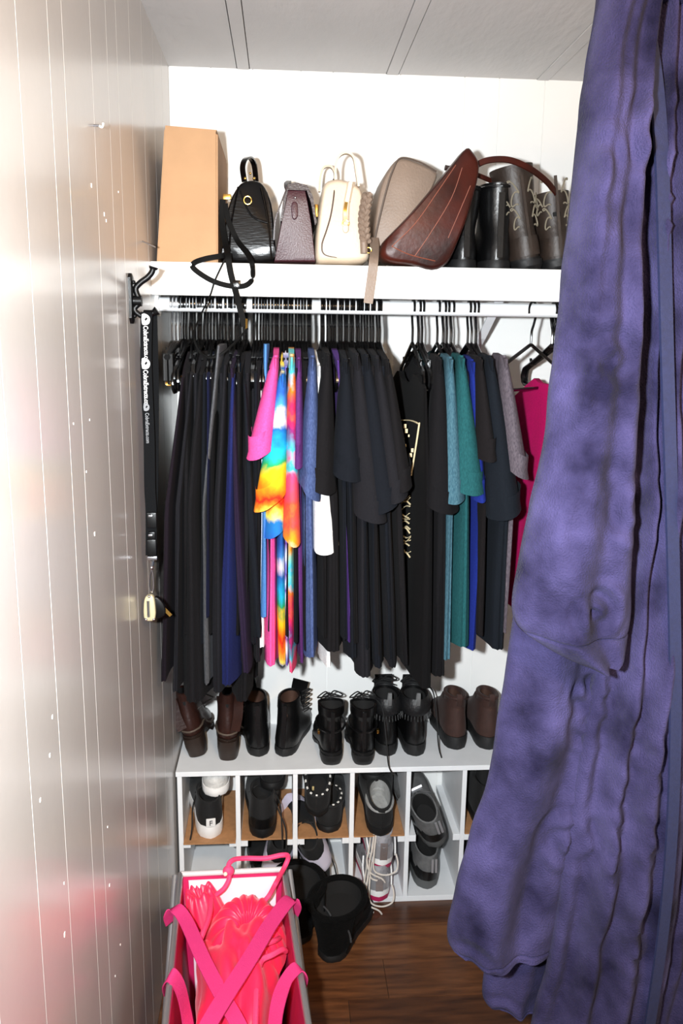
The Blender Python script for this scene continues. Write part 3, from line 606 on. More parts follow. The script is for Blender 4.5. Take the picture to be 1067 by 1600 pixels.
garment('tee_shirt', 'black tee shirt reaching lowest of the middle cluster', 'tee shirt', BLK2, 558, 571, 1057, 34, yt=556, sleeves=[(554, 606, 806, 10)], xm=(568, 800), ph=3.1)
garment('tee_shirt', 'black tee shirt with two overlapping sleeve hems', 'tee shirt', BLK3, 573, 592, 1040, 24, yt=558, sleeves=[(572, 626, 790, -22)], xm=(586, 800), ph=3.8)
garment('tee_shirt', 'charcoal tee shirt second from the gap in the hangers', 'tee shirt', BLK2, 590, 613, 1038, 26, yt=560, sleeves=[(596, 640, 775, -14)], xm=(606, 800), ph=4.5)
garment('tee_shirt', 'black tee shirt at the end of the middle cluster by the hanger gap', 'tee shirt', BLK, 606, 632, 1034, 22, yt=566, sleeves=[(612, 647, 758, -8)], xm=(624, 800), ph=5.2)
pt = garment('tee_shirt', 'black tee shirt with cream printed picture on its front', 'tee shirt', K('print_black', (12, 11, 12)), 664, 662, 1068, 34, yt=606, xm=(668, 800), ph=.0, folds=.15, drop=.035, neck=.05, nw=.5)
garment('tee_shirt', 'black tee shirt covering half of the printed tee', 'tee shirt', BLK, 688, 686, 1058, 36, yt=562, sleeves=[(664, 718, 792, 14)], xm=(690, 800), neck=.05, nw=.6, ph=.8)
garment('tee_shirt', 'slate teal heather tee shirt', 'tee shirt', TLB, 706, 698, 1033, 24, yt=562, sleeves=[(690, 727, 778, 0)], xm=(704, 800), neck=.05, nw=.6, ph=1.6)
garment('tee_shirt', 'deep teal green tee shirt', 'tee shirt', TEAL, 724, 724, 1012, 34, yt=560, sleeves=[(710, 757, 764, 6)], xm=(728, 800), neck=.05, nw=.6, ph=2.3)
garment('tee_shirt', 'royal blue tee shirt between teal and dark tees', 'tee shirt', ROY, 740, 738, 1015, 22, yt=566, sleeves=[(738, 760, 775, 0)], xm=(752, 800), neck=.05, nw=.6, ph=3.0, yn=1.785)
garment('tee_shirt', 'brownish black tee shirt beside the royal blue tee', 'tee shirt', BRB, 752, 752, 990, 18, yt=562, sleeves=[(746, 778, 712, 0)], xm=(758, 800), neck=.05, nw=.6, ph=3.7)
garment('tee_shirt', 'ink black tee shirt with long wide sleeve', 'tee shirt', NVB, 768, 778, 1010, 40, yt=560, sleeves=[(765, 818, 800, -18)], xm=(790, 800), neck=.05, nw=.6, ph=4.4)
garment('tee_shirt', 'mauve grey heather tee shirt', 'tee shirt', MAU, 791, 786, 984, 18, yt=560, sleeves=[(788, 830, 736, 18)], xm=(800, 800), neck=.05, nw=.6, ph=5.1)
garment('tee_shirt', 'magenta tee shirt half hidden by the blue robe', 'tee shirt', MAG, 912, 852, 985, 30, yt=640, xm=(884, 800), ph=5.9, drop=.055)
for k in range(9): garment('dark_top', 'dark top packed deep among the clothes by the panelled wall', 'top', (BLK, BLK2, BLK3)[k % 3], 292 + k * 13.5, 290 + k * 13.5, 985 + 9 * (k % 3), 12, yt=583, wt=13, yn=1.782, ph=k, group='dark tops deep among the wall-end clothes')
for k, x in enumerate((404, 422, 450, 463, 477)): garment('dark_top', 'dark top packed between the bright shirts', 'top', (BLK, BLK3)[k % 2], x, x, 975 + 8 * k, 10, yt=575, wt=12, yn=1.79, ph=k, group='dark tops between the bright shirts')
for k, x in enumerate((505, 535, 550, 566, 582, 598)): garment('dark_top', 'black top packed between the black tees', 'top', (BLK, BLK3)[k % 2], x, x + (x - 500) * .1, 990 + 6 * k, 14, yt=572, wt=13, yn=1.785, ph=k, group='black tops between the black tees')
# printed picture on the black tee
prm = mat('cream_print', (214, 198, 160), .8)
def tee_pt(px, py, k=0): return W(px, py, Y=1.80 + (668 - px) * .0035)
PR = [(636, 656), (654, 656), (667, 661), (668, 668), (656, 742)]
prints = [ribbon(spline([tee_pt(*p) + Vector((-.022, -.012, 0)) for p in PR], 4), .0035, .0012, (1, 0, .3))]
random.seed(3)
for i in range(9):
    a = tee_pt(random.uniform(643, 658), 665 + i * 7.5) + Vector((-.022, -.012, 0)); k = random.uniform(.0015, .004)
    prints.append(box(a.x - k, a.x + k, a.y - .001, a.y + .001, a.z - k * 1.6, a.z + k * 1.6))
for i in range(16):
    y = 772 + i * 6.2; x = 638 + random.uniform(0, 4); a, b = [tee_pt(x + q, y + random.uniform(-5, 5)) + Vector((-.022, -.012, 0)) for q in (0, 13)]
    prints.append(ribbon(spline([a, (a + b) / 2 + Vector((0, 0, random.uniform(-.008, .008))), b], 4), .0035, .0012, (1, 0, .6)))
obj('printed_picture', merge(*prints), prm, pt, False, label='cream and black printed picture')
# hangers: one for each garment position and the packed ones between
random.seed(11)
LA, LB_, LC = 'black plastic hanger in the packed cluster at the panelled-wall end', 'black plastic hanger in the cluster above the bright shirts', 'black plastic hanger in the cluster above the black tees'
for k in range(23): hanger(281 + k * 4.75 + random.uniform(-1, 1), LA, 'hangers at the wall end of the rod', random.uniform(-.10, .10), tilt=random.uniform(-.06, .06))
for k in range(20): hanger(397 + k * 4.65 + random.uniform(-1, 1), LB_, 'hangers above the bright shirts', random.uniform(-.03, .03))
for k in range(21): hanger(502 + k * 4.6 + random.uniform(-1, 1), LC, 'hangers above the black tees', random.uniform(-.03, .03))
for px, yw in ((646, .0), (655, .02), (661, -.02)): hanger(px, 'black plastic hanger in the trio above the printed tee', 'trio of hangers above the printed tee', yw)
for px, yw in ((685, 0), (694, .03), (700, -.03), (707, .02)): hanger(px, 'black plastic hanger in the foursome above the teal tees', 'four hangers above the teal tees', yw)
for px, yw in ((733, 0), (739, .03), (746, -.05)): hanger(px, 'black plastic hanger in the trio above the mauve grey tee', 'trio of hangers above the mauve tee', yw)
hanger(833, 'black plastic hanger standing alone beside the blue robe', None, -.75)
for px, yw in ((866, .06), (870, .12), (874, .09), (879, .14)): hanger(px, 'empty black plastic hanger tucked behind the blue robe', 'empty hangers behind the robe', yw)
# skirt hangers with clips by the wall
for k, (px, yw) in enumerate(((268, .05), (274, .0), (280, -.04))):
    p = W(px, 477, Y=YR)
    t = root('clip_hanger', 'black skirt hanger with metal clips beside the panelled wall', 'hanger', (p.x, YR, ZR), 'clip hangers by the wall', rot=(0, 0, yw))
    obj('hook', tube(spline(hook_pts, 3), .0028, 7), mat('steel_hook', (190, 192, 196), .25, 1), t)
    obj('bar', tube(spline([(0, -.17, -.115), (0, -.08, -.098), (0, 0, -.085), (0, .08, -.098), (0, .17, -.115)], 4), .006, 8), M_hang, t)
    for y in (-.155, -.06, .09, .155):
        z = -.112 + .02 * (1 - abs(y) / .16)
        c = obj('clip', merge(box(-.010, -.002, y - .012, y + .012, z - .055, z + .004, .002), box(.002, .010, y - .012, y + .012, z - .055, z + .004, .002)), mat('clip_black', (8, 8, 9), .5, spec=.2), t, False)
        obj('clip_spring', torus((0, y, z - .058), .006, .0016, 'Y', 12, 5), M_gold if k else M_chrome, c)
# ================================================================== things on the shelf
def px_poly(P, Y): return [(W(x, y, Y=Y).x, W(x, y, Y=Y).z) for x, y in P]
def on_shelf(poly): 
    lo = min(p[1] for p in poly); return [(x, max(z, ZS - .003) if z < ZS + .004 else z) for x, z in poly]
def smooth_poly(P, n=4): return [(p.x, p.y) for p in [q.to_2d() for q in spline([(x, z, 0) for x, z in P], n, True)]]
ZB_ = ZS - .003
# cardboard box
M_card = mat('cardboard', (176, 138, 102), .8, var=.05, vscale=14, bump=.08, bscale=200)
b0, b1, b2, b3 = W(244, 409, Y=1.93), W(338, 409, Y=1.93), W(337, 205, Y=1.93), W(258, 198, Y=1.93)
bx_ = root('cardboard_box', 'tall brown cardboard box standing against the panelled wall', 'box', (b0.x, 1.93, ZB_))
def quadbox(P, y0, y1, sh=0): return loft([[(x, y0, z) for x, z in P], [(x + sh, y1, z) for x, z in P]])
q = [(b0.x + .004, ZB_), (b1.x, ZB_), (b2.x, b2.z), (b3.x, b3.z)]
obj('carton', quadbox(q, 1.93, 2.25, .0), M_card, bx_, False)
obj('side_flap', quadbox([(b1.x, ZB_ + .002), (b1.x + .003, ZB_ + .002), (b2.x + .004, b2.z - .006), (b2.x, b2.z - .004)], 1.936, 2.24), M_card, bx_, False)
obj('top_flap', quadbox([(b3.x, b3.z), (b2.x, b2.z), (b2.x + .002, b2.z + .003), (b3.x, b3.z + .003)], 1.932, 2.25), M_card, bx_, False)
obj('folded_edge', quadbox([(b0.x, ZB_), (b0.x + .004, ZB_), (b3.x + .001, b3.z), (b3.x - .003, b3.z - .006)], 1.936, 2.24), M_card, bx_, False)
# black handbag
M_croc = mat('black_embossed_leather', (6, 5, 6), .17, bump=.07, bscale=45, stretch=(1, 1, 5), spec=.3)
bp = W(390, 409, Y=1.96); hb = root('handbag', 'glossy black structured handbag with long strap dangling over the shelf edge', 'handbag', (bp.x, 1.96, ZB_))
P = px_poly([(349, 409), (347, 385), (352, 345), (360, 312), (372, 290), (384, 282), (402, 282), (414, 292), (424, 318), (428, 355), (430, 385), (429, 409)], 1.96)
P = [(x, max(z, ZB_)) for x, z in P]
obj('bag_body', pillow(smooth_poly(P, 3), 1.96, 2.22, .014, .93), M_croc, hb)
for s in (((372, 292), (361, 350), (358, 404)), ((408, 292), (418, 340), (424, 404)), ((375, 298), (392, 336), (418, 348))):
    obj('gusset_seam', tube(spline([W(x, y, Y=1.957) for x, y in s], 5), .0022, 6), M_croc, hb)
obj('strap_ring', torus(W(387, 313, Y=1.952), .0085, .0014, 'Y', 18, 6), M_gold, hb)
for x in (383, 397): obj('stud', ball(W(x, 279, Y=1.965), .0035), M_gold, hb)
obj('zip_end', box(W(354, 306, Y=1.965).x - .008, W(354, 306, Y=1.965).x + .010, 1.958, 1.968, W(354, 308, Y=1.965).z - .006, W(354, 308, Y=1.965).z + .006, .002), M_gold, hb)
hy = 1.99
obj('top_handle', ribbon(spline([W(382, 284, Y=hy), W(379, 262, Y=hy), W(383, 249, Y=hy + .01), W(391, 247, Y=hy + .05), W(397, 258, Y=hy + .09), W(400, 284, Y=hy + .10)], 6), .013, .004, [(.8, -.6, 0)] * 31), M_croc, hb)
obj('handle_stud', ball(W(391, 271, Y=1.978), .0028), M_gold, hb)
fy = YS - .012
def strap(pts, w, m=None, t=.0028, nm='shoulder_strap', wdir=(1, 0, .35), par=None):
    V = spline([W(x, y, Y=Y_) for x, y, Y_ in pts], 7)
    return obj(nm, ribbon(V, w, t, wdir), m or mat('strap_black', (8, 8, 8), .65, spec=.12), par or hb)
strap([(352, 318, 1.955), (357, 345, 1.95), (370, 375, 1.945), (386, 396, 1.91), (393, 410, fy + .001), (395, 424, fy), (393, 438, fy), (380, 447, fy), (355, 446, fy), (328, 437, fy), (303, 420, fy - .004), (303, 411, fy), (322, 404, fy), (350, 399, 1.90), (356, 396, 1.93)], .011, wdir=(.3, .2, 1))
strap([(348, 312, 1.955), (347, 345, 1.95), (352, 380, 1.93), (356, 399, 1.893), (358, 414, fy), (361, 430, fy), (367, 452, fy - .002), (374, 478, fy - .01), (382, 510, fy - .012)], .013, wdir=(1, .2, .2))
strap([(356, 396, 1.93), (352, 404, 1.892), (345, 418, fy + .001), (335, 440, fy), (328, 462, fy), (310, 500, fy - .05), (303, 525, fy - .09), (314, 552, fy - .11), (335, 558, fy - .12), (362, 540, fy - .11), (386, 514, fy - .05)], .006, t=.0035, nm='strap_end', wdir=(0, 1, .2))
obj('strap_buckle', box(W(370, 444, Y=fy).x - .008, W(370, 444, Y=fy).x + .008, fy - .006, fy - .001, W(370, 450, Y=fy).z, W(370, 438, Y=fy).z, .001), M_croc, hb)
obj('strap_clip', tube([W(385, 498, Y=fy - .02), W(385, 514, Y=fy - .02)], .0028, 7), M_gold, hb)
# burgundy bag
M_burg = mat('burgundy_leather', (58, 20, 31), .42, var=.06, vscale=50, bump=.2, bscale=260)
M_burgd = mat('burgundy_dark', (34, 14, 22), .4, bump=.2, bscale=260)
bp = W(460, 409, Y=1.95); bg = root('handbag', 'burgundy leather flap handbag standing between black and cream bags', 'handbag', (bp.x, 1.95, ZB_))
P = [(x, max(z, ZB_)) for x, z in px_poly([(428, 409), (430, 398), (439, 350), (447, 312), (449, 296), (477, 296), (481, 315), (487, 350), (492, 398), (493, 409)], 1.95)]
obj('bag_body', pillow(P, 1.95, 2.20, .006, .95), M_burg, bg)
P = px_poly([(438, 345), (443, 306), (450, 289), (462, 285), (480, 290), (489, 308), (495, 348), (492, 352), (486, 318), (479, 298), (450, 297), (447, 312), (441, 346)], 1.948)
obj('flap', loft([[(x, 1.944, z) for x, z in P], [(x, 2.205, z) for x, z in P]]), M_burgd, bg)
obj('side_tab', pillow(smooth_poly(px_poly([(457, 316), (463, 316), (465, 322), (465, 338), (460, 343), (456, 338), (455, 322)], 1.944), 2), 1.943, 1.952, .002), M_burg, bg)
obj('stud', ball(W(461, 309, Y=1.946), .0028), M_chrome, bg)
c = W(494, 331, Y=2.0); obj('clasp', box(c.x - .005, c.x + .004, 1.98, 2.06, c.z - .014, c.z + .014, .002), M_gold, bg)
obj('handle', ribbon(spline([W(449, 296, Y=1.97), W(447, 288, Y=2.0), W(452, 284, Y=2.07), W(449, 290, Y=2.15), W(452, 296, Y=2.18)], 5), .010, .005, (1, 0, 0)), M_burgd, bg)
obj('side_strap', ribbon(spline([W(449, 292, Y=1.946), W(440, 315, Y=1.943), W(430, 345, Y=1.943), W(428, 375, Y=1.947)], 5), .005, .003, (0, 1, 0)), M_burgd, bg)
# cream bag
M_crm = mat('cream_leather', (212, 194, 172), .48, var=.05, vscale=14, bump=.2, bscale=160)
M_pipe = mat('dark_piping', (74, 58, 52), .5)
bp = W(538, 409, Y=1.94); cb = root('handbag', 'cream leather bucket handbag with two loop handles', 'handbag', (bp.x, 1.94, ZB_))
P = [(x, max(z, ZB_)) for x, z in px_poly([(495, 408), (493, 380), (497, 340), (502, 305), (508, 284), (526, 277), (545, 281), (560, 289), (567, 300), (571, 340), (577, 385), (577, 404), (560, 411), (515, 411)], 1.94)]
obj('bag_body', pillow(smooth_poly(P, 3), 1.94, 2.17, .03, .84, 5), M_crm, cb)
obj('piping', tube(spline([W(x, y, Y=Y_) for x, y, Y_ in ((521, 280, 1.958), (522, 300, 1.940), (517, 335, 1.9385), (510, 360, 1.9385), (503, 382, 1.9395), (506, 397, 1.9405), (524, 402, 1.942), (548, 405, 1.946), (570, 400, 1.948))], 6), .0018, 6), M_pipe, cb)
obj('piping', tube(spline([W(x, y, Y=Y_) for x, y, Y_ in ((545, 284, 1.95), (548, 300, 1.944), (546, 316, 1.938))], 6), .0016, 6), M_pipe, cb)
obj('gathered_fold', loft([[W(x + dx, y, Y=1.945 + dy) for dx, dy in ((-7, .0), (-3, -.012), (3, -.012), (8, .0), (0, .02))] for x, y in ((548, 284), (545, 300), (541, 320), (540, 345))]), M_crm, cb)
obj('fastener', ribbon(spline([W(541, 316, Y=1.930), W(539, 330, Y=1.926), W(540, 345, Y=1.929)], 4), .007, .003, (1, 0, 0)), M_gold, cb)
obj('fastener_ring', torus(W(540, 349, Y=1.928), .007, .0015, 'Y', 16, 6), M_gold, cb)
obj('leather_tab', pillow(smooth_poly(px_poly([(536, 352), (544, 352), (544, 361), (540, 364), (536, 361)], 1.928), 2), 1.926, 1.934, .002), M_crm, cb)
def handle(P, y, w, m, par, t=.005):
    V = spline([W(a, b, Y=y + c) for a, b, c in P], 7); return obj('handle', ribbon(V, w, t, (0, 1, 0)), m, par)
handle([(524, 290, 0), (524, 262, 0), (529, 245, 0), (541, 239, 0), (552, 246, 0), (556, 265, 0), (560, 292, 0)], 1.965, .016, M_crm, cb)
handle([(499, 300, 0), (501, 275, 0), (506, 262, 0), (517, 261, 0), (523, 272, 0), (522, 292, 0)], 2.13, .016, M_crm, cb)
# taupe bag with braided handle and hanging strap
M_tau = mat('taupe_leather', (126, 109, 96), .5, var=.05, vscale=20, bump=.2, bscale=200)
bp = W(620, 409, Y=2.0); tb = root('handbag', 'taupe handbag with braided handle leaning behind the brown tote', 'handbag', (bp.x, 2.0, ZB_))
P = [(x, max(z, ZB_)) for x, z in px_poly([(584, 400), (584, 355), (590, 310), (600, 276), (618, 250), (632, 245), (655, 252), (680, 264), (684, 276), (668, 310), (645, 350), (622, 390), (612, 409), (590, 409)], 2.0)]
obj('bag_body', pillow(smooth_poly(P, 3), 2.0, 2.16, .02, .90, 4), M_tau, tb)
obj('piping', tube(spline([W(x, y, Y=1.996) for x, y in ((586, 372), (592, 345), (603, 300), (613, 268), (626, 247), (655, 253), (682, 268))], 6), .0022, 6), mat('taupe_dark', (84, 72, 64), .5), tb)
for st in range(3):
    pts = []
    for k in range(40):
        t = k / 39; c = W(575 - 7 * math.sin(t * PI) * .6 - 4 * t, 303 + 74 * t, Y=1.922); a = 2 * PI * (t * 2.6 + st / 3)
        pts.append(c + Vector((.0075 * math.sin(a), .006 * math.sin(2 * a), 0)))
    obj('braid_strand', tube(pts, [.0068 * (1 - .2 * abs(2 * k / 39 - 1) ** 4) for k in range(40)], 8), M_tau, tb)
obj('handle_end', tube([W(568, 374, Y=1.922), W(569, 396, Y=1.922)], .0085, 12), M_tau, tb)
obj('handle_ring', torus(W(576, 391, Y=1.92), .006, .0014, 'Y', 16, 6), M_gold, tb)
strap([(584, 372, 1.985), (585, 388, 1.94), (584, 405, fy + .004), (581, 430, fy), (578, 452, fy), (575, 474, fy)], .0205, M_tau, .003, 'hanging_strap', (1, 0, 0), tb)
# brown tote
M_tote = mat('chestnut_leather', (70, 23, 13), .40, var=.35, vscale=14, bump=.12, bscale=90, rgb2=(34, 12, 8), spec=.28)
M_tstitch = mat('tote_stitch', (130, 66, 44), .5)
bp = W(650, 409, Y=1.93); tt = root('tote_bag', 'chestnut brown leather tote slumped on its side with a strap over the boots', 'handbag', (bp.x, 1.93, ZB_))
P = px_poly([(726, 234), (736, 240), (746, 262), (738, 305), (724, 350), (706, 395), (694, 415), (672, 424), (640, 416), (605, 411), (593, 400), (596, 385), (604, 372), (640, 335), (680, 288), (708, 254)], 1.915)
P = [(x, max(z, ZB_ + .0015) if x < W(600, 409, Y=1.915).x else z) for x, z in P]
R = []
for y, sx in ((1.885, .90), (1.888, .955), (1.896, .99), (1.915, 1.0), (1.95, 1.0), (1.99, .97), (2.005, .9)):
    cx_, cz_ = sum(p[0] for p in P) / len(P), sum(p[1] for p in P) / len(P)
    R.append([(cx_ + (x - cx_) * sx, y, max(cz_ + (z - cz_) * sx, (ZS + .0015 if y > 1.9 else -9))) for x, z in smooth_poly(P, 3)])
obj('bag_body', loft(R), M_tote, tt)
for s in (((712, 258), (680, 305), (648, 350), (612, 385)), ((722, 262), (705, 310), (672, 365), (648, 400)), ((735, 290), (716, 335), (700, 372)), ((612, 385), (640, 398), (680, 408))):
    obj('stitched_seam', tube(spline([W(x, y, Y=1.8855) for x, y in s], 6), .0011, 5), M_tstitch, tt)
obj('strap', ribbon(spline([W(736, 270, Y=1.945), W(745, 258, Y=1.94), W(765, 250, Y=1.935), (W(795, 250, Y=1.93)), W(825, 262, Y=1.93), W(850, 280, Y=1.935), W(866, 298, Y=1.94), W(868, 306, Y=1.96)], 7), .013, .0045, (0, .25, 1)), M_tote, tt)
obj('strap_keeper', ribbon(spline([W(735, 270, Y=1.98), W(752, 276, Y=1.985), W(770, 284, Y=2.0)], 5), .010, .004, (0, .2, 1)), M_tote, tt)
obj('zip_opening', tube(spline([W(695, 262, Y=1.99), W(706, 262, Y=1.99), W(722, 246, Y=1.985), W(730, 240, Y=1.96)], 5), .006, 7), mat('zip_dark', (40, 20, 16), .5), tt)
# black ankle boots and western boots on the shelf
YB1 = 1.945
for px, ht, rz in ((727, .165, .05), (779, .172, -.02)):
    p = W(px, 412, Y=YB1)
    def ex(o, lift, ht=ht):
        obj('back_strip', ribbon([(0, -.007, .03), (0, -.003, .09), (0, .0, ht)], .013, .003, (1, 0, 0)), M_bk, o)
        obj('top_band', tube(spline([(x, y, ht + .014) for x, y in ring(-.001, .108, .084, 1)], 1, True), .003, 6, True), M_bk, o)
    shoe_at('tall_boot', 'plain black leather boot on the shelf ' + ('half covered by the brown tote' if px < 750 else 'beside the western boots'), 'pair of plain black boots on the shelf', p.x, YB1, ZB_, boot(.25, .092, ht, .08, .105), L=.25, Wd=.092, heel=0, sole=.022, rot=(0, 0, rz), m_up=M_bk, m_sole=M_rub, extras=ex)
M_wes = mat('brown_grey_leather', (46, 36, 30), .5, var=.3, vscale=18, bump=.2, bscale=120)
M_wst = mat('cream_stitching', (124, 116, 100), .7)
for px, lx, rz, lab in ((833, -.20, .10, 'brown western boot with cream scroll stitching leaning under the tote strap'), (878, -.14, -.02, 'brown western boot with cream scroll stitching half hidden by the blue robe')):
    p = W(px, 414, Y=1.945)
    def ex(o, lift):
        S = []
        for s in (-1, 1):
            for k, (z0, x0, am) in enumerate(((.175, .020, 1.0), (.120, .022, .8), (.15, .036, .6))):
                pts = []
                for i in range(30):
                    t = i / 29; a = PI * (2.6 * t - .3); x = s * (x0 + .011 * am * math.cos(a * 1.2) * (1 - .35 * t)); z = z0 + .034 * am * (.5 - t) * 2 + .007 * math.sin(a * 2)
                    x = max(-.043, min(.043, x)); yy_ = .053 - .055 * math.sqrt(max(0, 1 - (x / .047) ** 2)); pts.append((x, yy_ - .0015, z))
                S.append(tube(pts, .0017, 5))
        obj('scroll_stitching', merge(*S), M_wst, o)
        obj('heel_counter', loft([[(x, y, z + .03 * math.sin(PI * 0)) for x, y in ring(-.006, .12, w, .55)] for z, w in ((.035, .082), (.06, .08), (.078, .074))], False, False), M_wes, o)
        obj('back_strip', ribbon([(0, -.006, .05), (0, -.004, .12), (0, -.002, .21)], .007, .002, (1, 0, 0)), M_wes, o)
    lw = [(0, 0, .26, .094, 0), (.018, -.003, .258, .095, 0), (.036, -.002, .24, .09, .1), (.055, .002, .18, .084, .3), (.075, .006, .145, .08, .7), (.10, .006, .118, .08, .9), (.15, .0, .108, .09, 1), (.19, -.002, .108, .096, 1), (.205, -.002, .108, .098, 1)]
    if px > 850: lw = lw[:-3] + [(.13, .0, .11, .084, 1), (.148, -.002, .108, .086, 1)]
    shoe_at('western_boot', lab, None, p.x, 1.945, ZB_ + .003, lw, L=.26, Wd=.094, heel=.022, sole=.008, heel_len=.06, rot=(0, lx, rz), m_up=M_wes, m_sole=M_rub, m_heel=M_rub, extras=ex if px < 850 else ex)
# ================================================================== wall hook with lanyard
M_hk = mat('hook_black', (7, 7, 8), .38, spec=.25)
hp = W(203, 470, X=XL); ho = root('coat_hook', 'black metal double coat hook screwed to the panelled wall', 'hook', tuple(hp))
HYY = hp.y
def hx(px, py): 
    return W(px, py, Y=HYY)
P = [(HYY - .016, .042), (HYY - .006, .05), (HYY + .006, .05), (HYY + .016, .042), (HYY + .013, .0), (HYY + .016, -.032), (HYY + .006, -.042), (HYY - .006, -.042), (HYY - .016, -.032), (HYY - .013, 0)]
obj('back_plate', loft([[(XL, y, hp.z + z) for y, z in P], [(XL + .005, y, hp.z + z) for y, z in P], [(XL + .007, HYY + (y - HYY) * .8, hp.z + z * .9) for y, z in P]]), M_hk, ho)
obj('boss', tube([(XL + .004, HYY, hp.z), (XL + .022, HYY, hp.z)], .010, 12), M_hk, ho)
for z in (.034, -.028): obj('screw', ball((XL + .008, HYY, hp.z + z), .004, .004, .004, 10, 6), M_hk, ho)
up = spline([(XL + .018, HYY, hp.z + .002)] + [hx(*p) for p in ((212, 452), (219, 442), (230, 434), (237, 426), (239, 420))], 5)
obj('upper_prong', tube(up, .0055, 10), M_hk, ho)
obj('prong_tip', tube([hx(239, 421), hx(240, 417)], [.007, .009], 12), M_hk, ho)
lo = spline([(XL + .018, HYY, hp.z - .004)] + [hx(*p) for p in ((210, 483), (218, 492), (228, 495), (236, 491), (241, 487))], 5)
obj('lower_prong', tube(lo, .0052, 10), M_hk, ho)
obj('prong_tip', tube([hx(240, 489), hx(246, 485)], [.006, .009], 12), M_hk, ho)
# lanyard
M_lan = mat('lanyard_black', (12, 13, 15), .8, bump=.2, bscale=500, spec=.08)
ly = HYY - .009; l0 = W(233, 490, Y=ly)
la = root('lanyard', 'black printed lanyard with keys hanging from the wall hook', 'lanyard', tuple(W(237, 965, Y=ly)))
path = [(227, 488), (226, 560), (228, 620), (231, 690), (232, 760), (234, 800), (234, 868)]
fr = spline([W(x + 2, y, Y=ly) for x, y in path], 6)
obj('front_band', ribbon(fr, .0215, .0016, (1, 0, 0)), M_lan, la)
bk = spline([W(x + 9, y, Y=ly + .026) for x, y in [(228, 488), (230, 560), (231, 620), (231, 690), (230, 760), (229, 800)]], 6)
obj('rear_band', ribbon(bk, .0205, .0016, (1, 0, .0)), M_lan, la)
obj('band_over_hook', ribbon(spline([W(231, 489, Y=ly), W(232, 485, Y=ly + .012), W(236, 489, Y=ly + .026)], 5), .017, .0016, (1, 0, 0)), M_lan, la)
for y0, y1, w in ((800, 824, .019), (830, 842, .013), (842, 868, .018)):
    a, b = W(238, y1, Y=ly), W(238, y0, Y=ly); obj('buckle', box(a.x - w / 2, a.x + w / 2, ly - .008, ly + .004, a.z, b.z, .002), M_hk, la)
for y0 in (805, 835): a = W(236, y0, Y=ly); obj('buckle_slot', box(a.x - .004, a.x + .004, ly - .0105, ly - .006, a.z - .002, a.z + .002, .0006), M_chrome, la)
a = W(238, 872, Y=ly); obj('crimp', box(a.x - .010, a.x + .010, ly - .005, ly + .003, a.z - .004, a.z + .004, .0015), M_chrome, la)
obj('swivel_clasp', merge(tube([W(238, 876, Y=ly), W(237, 884, Y=ly)], .004, 8), ball(W(237, 887, Y=ly), .0045), tube(spline([W(237, 888, Y=ly), W(234, 902, Y=ly), W(234, 920, Y=ly), W(238, 925, Y=ly), W(240, 915, Y=ly), W(239, 900, Y=ly), W(237, 890, Y=ly)], 5), .0016, 7)), M_chrome, la)
a = W(235, 947, Y=ly); M_ivory = mat('fob_ivory', (196, 186, 150), .35, .3)
obj('key_fob', pillow(smooth_poly([(a.x - .010, a.z - .026), (a.x - .012, a.z), (a.x - .008, a.z + .022), (a.x + .004, a.z + .026), (a.x + .010, a.z + .016), (a.x + .010, a.z - .024)], 3), ly - .012, ly + .002, .003), M_ivory, la)
obj('fob_bar', tube([(a.x - .002, ly - .014, a.z - .018), (a.x - .002, ly - .014, a.z + .016)], .003, 8), M_chrome, la)
for dx, dz in ((-.008, -.024), (.008, -.024), (.0, .024)): obj('fob_rivet', ball((a.x + dx, ly - .012, a.z + dz), .003), M_chrome, la)
obj('key', pillow(smooth_poly([(a.x + .008, a.z + .018), (a.x + .022, a.z + .012), (a.x + .030, a.z - .008), (a.x + .026, a.z - .022), (a.x + .010, a.z - .024)], 3), ly - .002, ly + .010, .003), M_hk, la)
obj('key_blade', ribbon([(a.x + .024, ly + .004, a.z - .004), (a.x + .040, ly + .004, a.z - .022)], .007, .002, (1, 0, 1)), M_gold, la)
# lettering
def text_mesh(s, size):
    cu = D.curves.new('t', 'FONT'); cu.body = s; cu.size = size; cu.extrude = .0002; cu.offset = size * .014
    tmp = D.objects.new('tmp', cu); COL.objects.link(tmp)
    me = D.meshes.new_from_object(tmp.evaluated_get(bpy.context.evaluated_depsgraph_get())); D.objects.remove(tmp); D.curves.remove(cu); return me
M_prt = mat('print_white', (240, 240, 240), .6); M_prt2 = mat('print_grey', (120, 122, 126), .6)
band = obj('print_backing', ribbon(fr[:4], .0212, .0004, (1, 0, 0)), M_lan, la)
def put_text(s, px, py, size, m):
    me = text_mesh(s, size); me.materials.clear(); me.materials.append(m)
    o = D.objects.new('printed_text', me); COL.objects.link(o); o.parent = la; p = W(px, py, Y=ly - .0016)
    o.matrix_local = Matrix.Translation(p - BASE[la.name]) @ Matrix.Rotation(PI / 2, 4, 'Y') @ Matrix.Rotation(PI / 2, 4, 'X') @ Matrix.Diagonal((1, 1.35, 1, 1)); o['label'] = 'white lettering running down the band'
    return o
def logo(px, py, m, s=1):
    p = W(px, py, Y=ly - .0016); pts = [(-.0065, .0085), (.001, .0085), (.0062, .004), (.0066, -.003), (.003, -.0085), (-.0065, -.0085)]
    obj('printed_emblem', loft([[(p.x + x * s, p.y, p.z + z * s) for x, z in smooth_poly(pts, 2)], [(p.x + x * s, p.y - .0003, p.z + z * s) for x, z in smooth_poly(pts, 2)]]), m, la, False)
    q = [(-.001, -.003), (.003, .001), (.001, .004), (-.0025, .0)]
    obj('emblem_mark', loft([[(p.x + x * s, p.y - .0003, p.z + z * s) for x, z in q], [(p.x + x * s, p.y - .0006, p.z + z * s) for x, z in q]]), M_lan, la, False)
